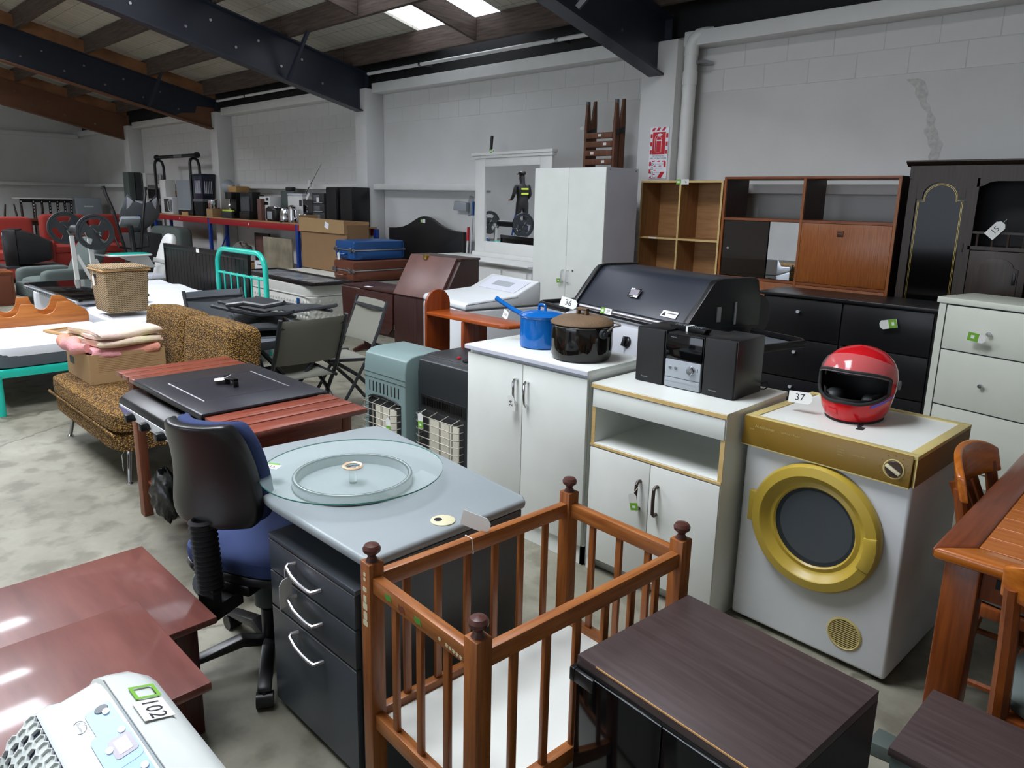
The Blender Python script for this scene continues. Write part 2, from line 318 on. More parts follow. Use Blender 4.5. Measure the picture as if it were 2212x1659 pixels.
def text(name, s, size, mat, parent, M, ext=.0004):
    if s not in _tx:
        cu = bpy.data.curves.new('t', 'FONT'); cu.body = s; cu.align_x = 'CENTER'; cu.align_y = 'CENTER'; cu.size = 1; cu.extrude = .004; cu.resolution_u = 2
        t = bpy.data.objects.new('t', cu); me = bpy.data.meshes.new_from_object(t); bpy.data.objects.remove(t); _tx[s] = me
    me = _tx[s].copy(); me.materials.clear(); me.materials.append(MATS[mat])
    o = bpy.data.objects.new(name, me); C.objects.link(o); o.parent = parent; o.matrix_basis = M @ Matrix.Scale(size, 4); return o
def FR(x, y, z, tilt=0):      # frame of a face that looks to -Y: local x right, local y up
    return Matrix.Translation((x, y, z)) @ Matrix.Rotation(PI/2-tilt, 4, 'X')
def UP(x, y, z, rz=0):        # frame of a face that looks up
    return Matrix.Translation((x, y, z)) @ Matrix.Rotation(rz, 4, 'Z')
def AX(x, y, z, xd, yd):      # frame from an x direction and a y direction
    a = Vector(xd).normalized(); b = Vector(yd); b = (b-a*b.dot(a)).normalized(); c = a.cross(b)
    return Matrix(((a.x, b.x, c.x, x), (a.y, b.y, c.y, y), (a.z, b.z, c.z, z), (0, 0, 0, 1)))
def lot_tag(label, num, M, green=0, string=None, w=.05, h=.09, flip=False):
    """hanging lot tag: clipped card with eyelet end, green band, printed number, string (points in world space)"""
    t = bpy.data.objects.new('lot_tag', None); C.objects.link(t); t.empty_display_size = .03; t.matrix_basis = M
    tagp(t, label, 'tag', 'auction lot tags')
    a, b = w/2, h/2; k = w*.28
    obj('card', 'tag_card', t, prism([(-a, -b), (a, -b), (a, b-k), (a-k, b), (-a+k, b), (-a, b-k)], 'z', -.0006, .0006))
    if green: obj('green_band', 'green_tag', t, box(-a*.98, -b*.95, .0006, a*.98, -b*.95+h*green, .0011)); obj('band_print', 'tag_card', t, box(-a*.4, -b*.95+h*green*.3, .0011, a*.35, -b*.95+h*green*.62, .0014))
    if num: text('number', num, h*.42 if len(num) < 3 else h*.34, 'ink', t, Matrix.Translation((0, -h*.03, .0008)) @ Matrix.Rotation(PI/2, 4, 'Z'))
    if string:
        inv = M.inverted(); obj('string', 'tag_card', t, tube([(0, b-k*.6, 0)]+[tuple(inv @ Vector(p)) for p in string], .0012, 5))
    return t
def sticker(parent, M, num, w=.075, h=.035, green=True):
    s = obj('lot_sticker', 'tag_card', parent, box(-w/2, -h/2, 0, w/2, h/2, .0006)); s.matrix_basis = M
    if green: obj('green_band', 'green_tag', s, box(-w/2, -h/2, .0006, -w*.12, h/2, .001)); obj('band_print', 'tag_card', s, box(-w*.42, -h*.2, .001, -w*.22, h*.2, .0013))
    if num: text('number', num, h*.8, 'ink', s, Matrix.Translation((w*.2 if green else 0, 0, .0008)))
    return s

# ================================================================== the building
XL, XR, YF, YB = -23.0, 5.0, -10.0, 6.5
SL = .233
def zr(y): return 3.36+SL*(6.2-y)            # rafter top / underside of the roof
RIDGE = -2.0
struct('floor', 'concrete', box(XL-.2, YF-.2, -.15, XR+.2, YB+.2, 0))
wb = struct('wall_back', 'paint_wall', box(XL, YB, 0, XR, YB+.2, 3.32))
def gable(x0, x1): return prism([(YB+.2, 0), (YB+.2, 3.5), (RIDGE, zr(RIDGE)+.26), (YF-.2, 3.5), (YF-.2, 0)], 'x', x0, x1)
wl = struct('wall_left', 'paint_wall', gable(XL-.2, XL))
struct('wall_right', 'paint_wall', gable(XR, XR+.2))
wf = struct('wall_front', 'paint_wall', box(XL, YF-.2, 0, -7.2, YF, 3.3)+box(2.2, YF-.2, 0, XR, YF, 3.3)+box(-7.2, YF-.2, 3.0, 2.2, YF, 3.5))
# painted concrete blocks where the photograph shows their joints
blk = {}
def blocks(x0, x1, z0, rows, skip=0):
    for r in range(rows):
        z = z0+.2*r; x = x0-(.2 if r % 2 else 0)
        while x < x1-.03:
            a, b = max(x, x0), min(x+.4, x1); w = round(b-a, 3)
            if w > .05:
                if w not in blk: blk[w] = mesh('block', box(.002, -.0035, .002, w-.002, .012, .198), 'paint_wall', .003, 1)
                o = bpy.data.objects.new('block', blk[w]); C.objects.link(o); o.parent = wb; o.location = (a, YB, z)
            x += .4
blocks(-4.1, 1.7, 2.66, 2); blocks(-9.05, -4.4, 2.66, 2); blocks(-13.95, -9.4, 1.86, 6); blocks(-18.7, -14.3, 2.26, 4)
obj('plaster_repair', 'plaster', wb, sheet(lambda u, v: (-2.06+.27*v**.7-.03*v**4+.012*math.sin(17*v)+(u-.5)*(.07+.025*math.sin(9*v+1)+.015*math.sin(41*v)), YB-.003-.001*math.sin(31*v+5*u), 2.62-.62*v), 4, 40))
for k, (x0, x1) in enumerate(((-4.42, -4.03), (-9.38, -9.1), (-14.3, -14.0), (-19.08, -18.75))):
    struct('trim_%d' % (k+1), 'paint_wall', box(x0, 6.2, 0, x1, YB, 3.12), .01)         # pilasters
for k, (x0, x1) in enumerate(((-4.03, 4.9), (-9.1, -4.42), (-14.0, -9.38), (-18.75, -14.3), (-22.99, -19.08))):
    struct('trim_%d' % (k+5), 'white_paint', box(x0, 6.3, 3.06, x1, YB, 3.19), .006)     # ledger
struct('trim_10', 'black_matte', box(XL, 6.44, 3.192, XR, YB+.19, 3.575))         # black strip painting the shaded eaves gap, also closing a sky leak
for k, (x0, x1) in enumerate(((-9.1, -4.43), (-14.0, -9.39), (-18.75, -14.31), (-22.9, -19.09), (-4.02, 2))):
    struct('trim_%d' % (k+20), 'white_paint', box(x0, 6.3, 1.73, x1, YB, 1.81), .006)    # bond-beam ledge
struct('trim_30', 'white_paint', box(XL, -3, 1.74, XL+.16, 6.3, 1.82), .006); struct('trim_31', 'white_paint', box(XL, -3, 3.0, XL+.12, 6.3, 3.1), .006)

# roof: foil-lined sheets with translucent strips left open for the skylights
RZ = .26                                     # purlins stand on the rafters and carry the sheets
def slab(x0, x1, y0, y1, t=.06, dz=.02):
    dz += RZ
    return prism([(y0, zr(y0)+dz), (y1, zr(y1)+dz), (y1, zr(y1)+dz+t), (y0, zr(y0)+dz+t)], 'x', x0, x1)
SKY = [(-7.76, -6.28, 3.2, 6.46), (-12.9, -11.4, -1.2, 2.2), (-17.6, -16.1, -1.2, 2.2), (-7.76, -6.36, -1.4, 1.6), (-3.4, -2.0, -.8, 2.0)]  # strips after the first lie out of view, added for their light
ylo, yhi = RIDGE, 6.72
xs = [XL-.2, -17.6, -16.1, -12.9, -11.4, -7.8, -6.2, -3.4, -2.0, XR+.2]
for i in range(len(xs)-1):
    a, b = xs[i], xs[i+1]; hit = [s for s in SKY if abs(s[0]-a) < 1e-6]
    if a == -7.8: s = SKY[0]; struct('ceiling', 'roof_foil', slab(a, b, SKY[3][3], s[2])+slab(a, s[0], s[2], s[3])+slab(s[1], b, s[2], s[3])+slab(a, b, s[3], yhi)+slab(a, b, ylo, SKY[3][2])+slab(SKY[3][1], b, SKY[3][2], SKY[3][3])+slab(a, SKY[3][0], SKY[3][2], SKY[3][3])); continue
    if hit:
        s = hit[0]; struct('ceiling', 'roof_foil', slab(a, b, s[3], yhi)+slab(a, b, ylo, s[2]))
    else: struct('ceiling', 'roof_foil', slab(a, b, ylo, yhi))
for k, s in enumerate(SKY): struct('window_%d' % (k+1), 'skylight' if k else 'skylight_netted', slab(s[0]+.002, s[1]-.002, s[2], s[3], .01, .05))
struct('ceiling', 'roof_foil', prism([(RIDGE, zr(RIDGE)+.02+RZ), (YF-.3, zr(RIDGE)+.02+RZ-SL*8.3), (YF-.3, zr(RIDGE)+.08+RZ-SL*8.3), (RIDGE, zr(RIDGE)+.08+RZ)], 'x', XL-.2, XR+.2))

# steel rafters
RX = (-4.25, -9.25, -14.2, -19.0)
def rafter(x, web, fl, label):
    t = thing('steel_rafter', label, 'roof beam', (x, 6.22, 0)); y1 = 6.22
    def seg(o0, o1, hw): return prism([(6.3-y1, zr(6.3)+o0), (RIDGE-y1, zr(RIDGE)+o0), (RIDGE-y1, zr(RIDGE)+o1), (6.3-y1, zr(6.3)+o1)], 'x', -hw, hw)
    obj('web', web, t, seg(-.53, -.012, .007)); obj('top_flange', web, t, seg(-.016, 0, .085)); obj('bottom_flange', fl, t, seg(-.55, -.53, .085))
    for y in (5.6, 5.0, 4.4, 3.8, 3.2, 2.6, 2.0):
        obj('bolt', 'steel', t, cyl((-.02, y-y1, zr(y)-.38), (.022, y-y1, zr(y)-.38), .018, n=6)); obj('bolt', 'steel', t, cyl((-.02, y-y1-.3, zr(y)-.12), (.022, y-y1-.3, zr(y)-.12), .018, n=6))
    obj('end_plate', web, t, box(-.085, .07, 2.74, .085, .085, 3.36)); return t
def packer(r, x):
    obj('packer_board', 'packer', r, prism([(.05, zr(6.27)+.004), (RIDGE-6.22, zr(RIDGE)+.004), (RIDGE-6.22, zr(RIDGE)+.2), (.05, zr(6.27)+.2)], 'x', x-.02, x+.02))
rafter(RX[0], 'steel_dark', 'steel_dark', 'near dark blue steel rafter ending above the white downpipe')
rafter(RX[1], 'steel_dark', 'steel_dark', 'dark steel rafter ending at the pilaster left of the long white wall bay')
rafter(RX[2], 'steel_dark', 'rust_brown', 'dark steel rafter with rusty brown bottom flange and bare brown end')
rafter(RX[3], 'rust_brown', 'rust_brown', 'brown steel rafter farthest back near the end wall')
packer(bpy.data.objects['steel_rafter.002'], .06); packer(bpy.data.objects['steel_rafter.003'], .06)
obj('rust_patch', 'rust_brown', bpy.data.objects['steel_rafter.002'], prism([(.05, 2.80), (-.75, 2.98), (-.55, 3.06), (-.32, 3.08), (-.28, 3.2), (.05, 3.2)], 'x', -.011, .011))
# timber purlins between the rafters, noggings, braces
bays = [(-4.25, 4.9, 2, 'right of the near rafter'), (-9.25, -4.25, 5, 'in the skylight bay'), (-14.2, -9.25, 6, 'in the bay left of the skylights'), (-19.0, -14.2, 5, 'in the second last bay'), (-22.84, -19.0, 4, 'in the last bay')]
for a, b, n, lab in bays:
    for k in range(n):
        y = 6.08-.97*k
        o = one('roof_purlin', 'rough brown timber purlin '+lab+', '+('nearest', 'second from', 'third from', 'fourth from', 'fifth from', 'sixth from')[k]+' the back wall', 'purlin', 'purlin', box(a-.08 if k % 2 else a-.14, -.03, .0, b-.09 if k % 2 else b-.15, .03, .262), (0, y, zr(y)+.008), group='timber purlins '+lab)
one('timber_nogging', 'short brown timber between two purlins splitting the bright skylight', 'nogging', 'purlin_y', prism([(5.145, zr(5.14)+.02), (6.045, zr(6.05)+.02), (6.045, zr(6.05)+.25), (5.145, zr(5.14)+.25)], 'x', -.025, .025), (-6.66, 0, 0))
one('timber_nogging', 'short brown timber between the upper purlins at the top edge', 'nogging', 'purlin_y', prism([(4.175, zr(4.17)+.02), (5.075, zr(5.08)+.02), (5.075, zr(5.08)+.25), (4.175, zr(4.17)+.25)], 'x', -.025, .025), (-7.6, 0, 0))
one('angle_brace', 'thin dark steel brace from the middle rafter up to a purlin', 'brace', 'steel_dark', tube([(-9.16, 5.05, zr(5.05)-.53), (-8.7, 5.1, zr(5.1)+.02)], .028, 4), (0, 0, 0))
one('angle_brace', 'thin dark steel brace on the rafter with the rusty flange', 'brace', 'steel_dark', tube([(-14.1, 5.05, zr(5.05)-.53), (-13.5, 5.1, zr(5.1)+.02)], .028, 4), (0, 0, 0))
one('angle_brace', 'dark steel knee plate on the near rafter at the top edge', 'brace', 'steel_dark', tube([(-4.16, 4.9, zr(4.9)-.5), (-3.75, 5.1, zr(5.1)+.02)], .03, 4), (0, 0, 0))
for x0, x1, l in ((-9.1, -4.4, 'white conduit running along the eaves of the skylight bay'), (-14.0, -9.4, 'white conduit along the eaves left of the skylight bay')):
    t = thing('conduit', l, 'conduit', (x0, 6.25, 3.31)); obj('pipe', 'white_paint', t, cyl((0, 0, 0), (x1-x0, 0, 0), .022))
    for s in (.25, .75): obj('clip', 'steel', t, cyl(((x1-x0)*s-.02, 0, 0), ((x1-x0)*s+.02, 0, 0), .028)+box((x1-x0)*s-.015, 0, -.012, (x1-x0)*s+.015, .195, .012))
# downpipe
t = thing('downpipe', 'white plastic downpipe with elbow running down beside the pilaster', 'pipe', (-3.96, 6.33, 0))
obj('pipe', 'white_paint', t, cyl((0, 0, 0), (0, 0, 3.02), .062, n=24)); obj('collar', 'white_paint', t, cyl((0, 0, 2.72), (0, 0, 2.84), .068, n=24))
obj('elbow', 'white_paint', t, tube([(0, 0, 2.98), (0, 0, 3.06), (.02, 0, 3.11), (.06, .02, 3.15), (.11, .05, 3.16), (.17, .08, 3.16)], .066, 20)); obj('bracket', 'steel', t, box(.05, -.01, 2.9, .16, .12, 2.93))

# ================================================================== foreground
# ---- portable air conditioner
t = thing('portable_air_conditioner', 'white portable air conditioner with honeycomb grille and blue control panel', 'air conditioner', (-1.115, .25, .012))
PR = [(.16, .02), (.16, .66), (.155, .705), (.14, .738), (.115, .757), (.08, .766), (.062, .768), (.058, .760), (.0, .748), (-.018, .752), (-.035, .75), (-.062, .737), (-.09, .71), (-.112, .67), (-.128, .61), (-.138, .52), (-.142, .40), (-.142, .02)]
def ac_sec(x, s):
    k = 1-(1-s)*.22
    return [(x, p*s, .02+(q-.02)*(k if q > .1 else 1)) for p, q in PR]
secs = [(-.245, .80), (-.238, .88), (-.222, .94), (-.2, .98), (-.17, 1), (.17, 1), (.2, .98), (.222, .94), (.238, .88), (.245, .80)]
v = []; f = []; n = len(PR)
for x, s in secs: v += ac_sec(x, s)
for i in range(len(secs)-1):
    for k in range(n): f.append((i*n+k, i*n+(k+1) % n, (i+1)*n+(k+1) % n, (i+1)*n+k))
f += [tuple(range(n))[::-1], tuple(range((len(secs)-1)*n, len(secs)*n))]
obj('housing', 'ac_white', t, [(v, f)], sharp=50)
hp = [(-.04, .751), (-.062, .737), (-.09, .71), (-.112, .67), (-.128, .61), (-.138, .52), (-.141, .44)]
hl = [0]
for i in range(1, len(hp)): hl.append(hl[-1]+math.dist(hp[i-1], hp[i]))
def on_grille(x, s, d):
    for i in range(len(hp)-1):
        if s <= hl[i+1] or i == len(hp)-2:
            u = (s-hl[i])/(hl[i+1]-hl[i]); y = hp[i][0]+(hp[i+1][0]-hp[i][0])*u; z = hp[i][1]+(hp[i+1][1]-hp[i][1])*u
            a = hp[max(i-1, 0)] if u < .5 else hp[i]; b = hp[i+1] if u < .5 else hp[min(i+2, len(hp)-1)]
            tx, tz = b[0]-a[0], b[1]-a[1]; L = math.hypot(tx, tz); return (x, y+tz/L*d, z-tx/L*d)
gv = []; gf = []; wv = []; wf_ = []; P = .0205
def hexa(cx, cs, r, d): return [on_grille(cx+r*math.cos(PI/6+k*PI/3), cs+r*math.sin(PI/6+k*PI/3), d) for k in range(6)]
for row in range(15):
    for col in range(19):
        cx = -.19+col*P+(P/2 if row % 2 else 0); cs = .014+row*P*.866
        if cx > .19 or cs > .255: continue
        b = len(gv); gv += hexa(cx, cs, P*.577, .007)+hexa(cx, cs, P*.48, .007)+hexa(cx, cs, P*.48, .0012)
        for k in range(6):
            j = (k+1) % 6; gf += [(b+k, b+j, b+6+j, b+6+k), (b+6+k, b+6+j, b+12+j, b+12+k)]
        if random.random() < .55: q = len(wv); wv += hexa(cx, cs, P*.48, .0025); wf_.append(tuple(range(q, q+6)))
obj('grille', 'ac_white', t, [(gv, gf)]); obj('grille_backing', 'navy_plastic', t, sheet(lambda u, w: on_grille(-.2+.4*u, .004+.265*w, .001), 2, 14)); obj('grille_cell', 'ac_white', t, [(wv, wf_)], kind='stuff')
def PN(x, y): return Matrix.Translation((x, y, .7546+(y-.03)*.207+.0006)) @ Matrix.Rotation(.204, 4, 'X')
def rr(w, h, r, n=4):
    o = []
    for cx, cy, a in ((w/2-r, h/2-r, 0), (-w/2+r, h/2-r, PI/2), (-w/2+r, -h/2+r, PI), (w/2-r, -h/2+r, 1.5*PI)):
        o += [(cx+r*math.cos(a+i*PI/2/n), cy+r*math.sin(a+i*PI/2/n)) for i in range(n+1)]
    return o
p = obj('control_panel', 'ac_blue', t, prism(rr(.30, .042, .008), 'z', 0, .0012)); p.matrix_basis = PN(.01, .033)
p2 = obj('display_surround', 'ac_blue', t, prism(rr(.10, .056, .012), 'z', 0, .0016)); p2.matrix_basis = PN(-.02, .028)
d = obj('display', 'ac_grey', p2, prism(rr(.052, .034, .006), 'z', .0016, .0024)); d.matrix_basis = Matrix.Translation((.005, .008, 0)); obj('screen', 'grey_lilac', d, box(-.018, -.010, .0024, .018, .010, .0028))
for x, y in ((-.125, .008), (-.06, .012), (.045, .012), (.09, .004), (.125, 0), (-.03, -.016)): b = obj('button', 'ac_white', p, lathe([(.0085, .001), (.008, .003), (0.001, .0034)], (0, 0, 0), 16)); b.matrix_basis = Matrix.Translation((x, y, .0004)) @ Matrix.Diagonal((1, .7, 1, 1))
b = obj('button', 'mid_grey', p, lathe([(.011, .001), (.01, .003), (.001, .0034)], (0, 0, 0), 16)); b.matrix_basis = Matrix.Translation((-.138, .004, 0))
lg = obj('logo', 'mid_grey', t, ring([(.0135, 0), (.0135, .0008), (.0125, .0008), (.0125, 0)], (0, 0, 0), 24)); lg.matrix_basis = Matrix.Translation((0, 0, .001)) @ PN(-.115, .0) @ Matrix.Diagonal((1.35, .72, 1, 1)); text('logo_text', "De'Longhi", .0062, 'mid_grey', t, Matrix.Translation((0, 0, .001)) @ PN(-.115, .0))
text('model_text', 'Pinguino', .022, 'mid_grey', t, Matrix.Translation((0, 0, .001)) @ PN(.06, -.004))
s = sticker(t, Matrix.Translation((-.06, .098, .7645)) @ Matrix.Rotation(-.28, 4, 'X'), '102', .062, .05, False); obj('green_frame', 'green_tag', s, ring([(.028, .0006), (.028, .001), (.02, .001), (.02, .0006)], (0, 0, 0), 4)).matrix_basis = Matrix.Translation((-.058, .006, 0)) @ Matrix.Diagonal((1.15, 1.0, 1, 1)) @ Matrix.Rotation(PI/4, 4, 'Z')
obj('side_vent', 'dark_grey', t, box(-.247, -.1, .2, -.243, .1, .55)); obj('lid_seam', 'mid_grey', t, box(-.195, .0605, .762, .195, .0622, .7672))

# ---- two mahogany tables
def mah_table(label, x0, x1, y1, z, L):
    w = x1-x0; t = thing('side_table', label, 'table', (x0+w/2, y1-L/2, 0)); a, b = w/2, L/2
    obj('table_top', 'mahog_x', t, box(-a, -b, z-.022, a, b, z), .004)
    obj('apron', 'mahog_z', t, box(-a+.05, -b+.05, z-.10, a-.05, -b+.068, z-.022)+box(-a+.05, b-.068, z-.10, a-.05, b-.05, z-.022)+box(-a+.05, -b+.07, z-.10, -a+.068, b-.07, z-.022)+box(a-.068, -b+.07, z-.10, a-.05, b-.07, z-.022))
    for sx in (-1, 1):
        for sy in (-1, 1): obj('leg', 'mahog_z', t, box(sx*(a-.075)-.032, sy*(b-.075)-.032, 0, sx*(a-.075)+.032, sy*(b-.075)+.032, z-.023), .004)
    return t
mah_table('low dark red mahogany side table behind the higher one beside the office chair', -2.60, -1.98, .785, .40, 1.0)
mah_table('higher mahogany side table directly behind the white air conditioner', -1.962, -1.49, .568, .55, .75)

# ---- desk, pedestal, lazy susan
t = thing('office_desk', 'grey laminate office desk with rounded edge carrying a glass turntable', 'desk', (-1.9, 1.3, 0))
def dk(p): return [(x+1.9, y-1.3) for x, y in p]
top = dk([(-1.45, .985), (-1.475, .965), (-1.95, .96), (-2.08, .972), (-2.24, 1.01), (-2.36, 1.055), (-2.43, 1.11), (-2.44, 1.17), (-2.40, 1.60), (-2.385, 1.64), (-2.34, 1.66), (-1.48, 1.57), (-1.45, 1.55)])
obj('desk_top', 'desk_grey', t, prism(top, 'z', .69, .72), .011, 3)
obj('end_panel', 'desk_side', t, box(.42, -.31, 0, .445, .235, .689)); obj('end_panel', 'desk_side', t, box(-.44, -.12, 0, -.415, .3, .689)); obj('modesty_panel', 'graphite', t, box(-.41, .18, .2, .418, .2, .689))
g = obj('grommet', 'ivory', t, lathe([(.036, .7195), (.036, .723), (.033, .7245), (.001, .7245)], (.395, -.04, 0), 28)); obj('cable_hole', 'black', g, lathe([(.012, .7246), (.012, .7252), (.001, .7252)], (.385, -.05, 0), 16))
t = thing('drawer_pedestal', 'graphite three-drawer pedestal with silver bow handles under the desk', 'drawers', (-2.0, .968, 0))
obj('carcass', 'graphite', t, box(0, .02, .02, .48, .5, .59)); obj('top_panel', 'graphite', t, box(-.002, 0, .59, .482, .5, .605), .002); obj('plinth', 'black_matte', t, box(.02, .05, 0, .46, .48, .02))
for z0, z1 in ((.487, .587), (.365, .48), (.025, .358)):
    d = obj('drawer', 'graphite', t, box(.003, 0, z0, .477, .018, z1), .001); zc = z1-.042
    obj('handle', 'alu', d, tube([(.165, .0, zc+.02), (.158, -.022, zc+.02), (.165, -.03, zc+.016), (.20, -.032, zc+.0), (.24, -.032, zc-.008), (.275, -.032, zc-.010), (.30, -.03, zc-.010), (.305, 0, zc-.010)], .006, 8))
    obj('drawer_line', 'alu', d, box(.003, -.0006, z1-.003, .477, 0, z1))
lot_tag('folded white and green lot tag hanging from the pedestal drawer handle', '', AX(-1.838, .934, .48, (.3, -.95, 0), (0, 0, 1)), .35, [(-1.838, .934, .555)])
t = thing('glass_turntable', 'round clear glass turntable on a grey ring base lying on the desk', 'turntable', (-1.925, 1.232, .72))
gd = obj('glass_disc', 'table_glass', t, lathe([(.001, .046), (.289, .046), (.291, .048), (.291, .051), (.289, .053), (.001, .053)], n=72)); obj('disc_edge', 'glass_edge', gd, ring([(.2912, .0475), (.2918, .0495), (.2912, .0515), (.2905, .0495)], (0, 0, 0), 72))
obj('ring_base', 'silver_plastic', t, ring([(.191, 0), (.191, .03), (.184, .034), (.177, .03), (.177, 0)], (0, 0, 0), 56)); obj('ring_track', 'dark_grey', t, ring([(.1915, .029), (.189, .0335), (.187, .0335), (.1895, .029)], (0, 0, 0), 56)); obj('ring_track', 'dark_grey', t, ring([(.181, .0335), (.179, .0335), (.1765, .029), (.1785, .029)], (0, 0, 0), 56)); obj('ring_foot', 'dark_grey', t, ring([(.193, 0), (.193, .005), (.19, .005), (.19, 0)], (0, 0, 0), 56)); obj('bearing_pad', 'clear_glass', t, lathe([(.012, .0), (.012, .046), (.001, .046)], n=12))
obj('centre_knob', 'peach', t, ring([(.031, .0532), (.034, .058), (.03, .062), (.024, .058), (.027, .0532)], (0, 0, 0), 32)); obj('centre_cap', 'clear_glass', t, lathe([(.02, .0532), (.02, .06), (.001, .061)], n=24))
s = sticker(t, UP(-.175, -.19, .0533, .55), '35', .052, .034, False); obj('green_band', 'green_tag', s, box(-.026, .018, 0, .012, .030, .0006))

# ---- office chair
t = thing('office_chair', 'navy and black office swivel chair with bellows back support pushed to the desk', 'chair', (-2.24, 1.075, 0), .42)
def spin(sh, a): return rot(sh, a, 'Z')
for k in range(5):
    a = math.radians(-32-72*k)-.42
    arm = prism([(.02, .09), (.10, .115), (.27, .075), (.285, .062), (.28, .055), (.10, .08), (.02, .06)], 'y', -.022, .022)
    l = obj('base_arm', 'vinyl_black', t, spin(arm, a), .006); obj('caster', 'black', l, spin(cyl((.275, -.026, .027), (.275, .026, .027), .027, n=20), a)+spin(cyl((.275, 0, .03), (.275, 0, .06), .012), a), label='black twin-wheel caster')
obj('gas_column', 'black', t, cyl((0, 0, .05), (0, 0, .2), .03)+cyl((0, 0, .2), (0, 0, .40), .02)); obj('hub_shroud', 'dark_green_grey', t, lathe([(.05, .22), (.055, .3), (.03, .34)], n=20))
obj('seat_mechanism', 'black', t, box(-.09, -.2, .36, .09, .12, .40), .008)
obj('seat_pan', 'vinyl_black', t, soft(-.235, -.2, .385, .235, .25, .44, 4)); obj('seat_cushion', 'fabric_navy', t, soft(-.23, -.2, .41, .23, .245, .50, 4, 28, 14))
obj('back_bracket', 'black_matte', t, box(-.03, -.29, .31, .03, -.16, .36)+box(-.03, -.29, .31, .03, -.255, .42)); obj('tension_bellows', 'rubber', t, sum([ring([(.017, 0), (.021, .006), (.017, .012)], (.1, -.05, .26+.012*i), 14) for i in range(8)], []))
bl = []
for i in range(15): bl += ring([(.031, 0), (.042, .008), (.031, .016), (.026, .008)], (0, -.265-.0012*i, .40+.017*i), 20)
obj('bellows', 'rubber', t, bl)
def back(th, y0, w0, w1, h0, h1):       # curved trapezoid back shell
    def fn(u, v):
        z = h0+(h1-h0)*v; w = w0+(w1-w0)*v; k = 1-abs(2*v-1)**6*.18; x = (u-.5)*2; x = math.copysign(abs(x)**.9, x)*w*k
        return (x, y0-.055*(1-(2*u-1)**2)-.05*v+.03*math.sin(v*PI), z)
    a = sheet(fn, 14, 14)[0]; n = len(a[0]); v2 = a[0]+[(p[0]*.96, p[1]+th, p[2]) for p in a[0]]
    w = 15; e = [i for i in range(w)]+[j*w+14 for j in range(1, w)]+[14*w+i for i in range(13, -1, -1)]+[j*w for j in range(13, 0, -1)]
    f = a[1]+[tuple(q+n for q in t[::-1]) for t in a[1]]+[(e[i], e[i]+n, e[(i+1) % len(e)]+n, e[(i+1) % len(e)]) for i in range(len(e))]
    return [(v2, f)]
obj('back_shell', 'vinyl_black', t, back(.045, -.235, .178, .135, .625, .965), .012, 3, sharp=60); obj('back_cushion', 'fabric_navy', t, back(.05, -.188, .177, .134, .628, .962), .02, 3, sharp=60)

# ---- wooden cot
t = thing('baby_cot', 'small brown wooden slatted cot with ball finials and a white base board', 'cot', (-1.138, 1.247, 0), -.06)
a, b = .2025, .3425
for sx in (-1, 1):
    for sy in (-1, 1):
        p = obj('post', 'crib_wood', t, box(sx*a-.021, sy*b-.021, 0, sx*a+.021, sy*b+.021, .775), .003)
        obj('finial', 'knob_brown', p, lathe([(.016, .775), (.013, .78), (.009, .787), (.013, .793), (.021, .80), (.022, .808), (.017, .816), (.001, .82)], (sx*a, sy*b, 0), 24))
for s in (-1, 1):
    for z0 in (.70, .325):
        obj('rail', 'crib_wood_x', t, box(-a+.021, s*b-.013, z0, a-.021, s*b+.013, z0+.042), .003); obj('rail', 'crib_wood_y', t, box(s*a-.013, -b+.021, z0, s*a+.013, b-.021, z0+.042), .003)
    for k in range(3): x = -a+2*a*(k+1)/4; obj('slat', 'crib_wood', t, box(x-.010, s*b-.006, .366, x+.010, s*b+.006, .701), .002)
    for k in range(6): y = -b+2*b*(k+1)/7; obj('slat', 'crib_wood', t, box(s*a-.006, y-.010, .366, s*a+.006, y+.010, .701), .002)
obj('base_board', 'white_melamine', t, box(-a+.014, -b+.014, .330, a-.014, b-.014, .345))
st = []
for i, (x, z) in enumerate(((.09, .716), (.115, .714), (.127, .713), (.139, .712), (.151, .711), (.163, .71))): 
    st += prism([(x+(.006 if k % 2 else .0028)*math.cos(k*PI/6), z+(.006 if k % 2 else .0028)*math.sin(k*PI/6)) for k in range(12)], 'y', -b-.0138, -b-.0131)
obj('star_decal', 'ivory', t, st, kind='stuff'); 
for x, z, m in ((-.11, .722, 'label_green'), (-.055, .718, 'brown_paint'), (.01, .72, 'label_green')): obj('animal_decal', m, t, prism([(x-.014, z-.006), (x-.004, z-.01), (x+.006, z-.006), (x+.013, z-.01), (x+.010, z+.004), (x+.002, z+.009), (x-.006, z+.004), (x-.013, z+.008)], 'y', -b-.0138, -b-.0131))
for z, w, h in ((.745, .006, .006), (.732, .006, .005), (.705, .011, .008), (.68, .009, .012), (.66, .013, .012), (.635, .011, .014), (.615, .014, .01)): obj('teddy_decal', 'ivory', t, prism([(-a+w*math.cos(k*PI/4)*(.8+.2*(k % 2)), z+h*math.sin(k*PI/4)*(.75+.25*(k % 2))) for k in range(8)], 'y', -b-.0218, -b-.0211))
obj('tie_string', 'tag_card', t, tube([(-a-.014, -.045, .744), (-a+.014, -.045, .744), (-a+.0145, -.04, .70), (-a-.0145, -.045, .70), (-a-.014, -.045, .744)], .0015, 5))
lot_tag('white lot tag seen edge-on tied to the cot rail over the desk', '', AX(-1.365, 1.26, .765, (.2, .1, .97), (.9, .45, 0)), 0, None, .045, .085)

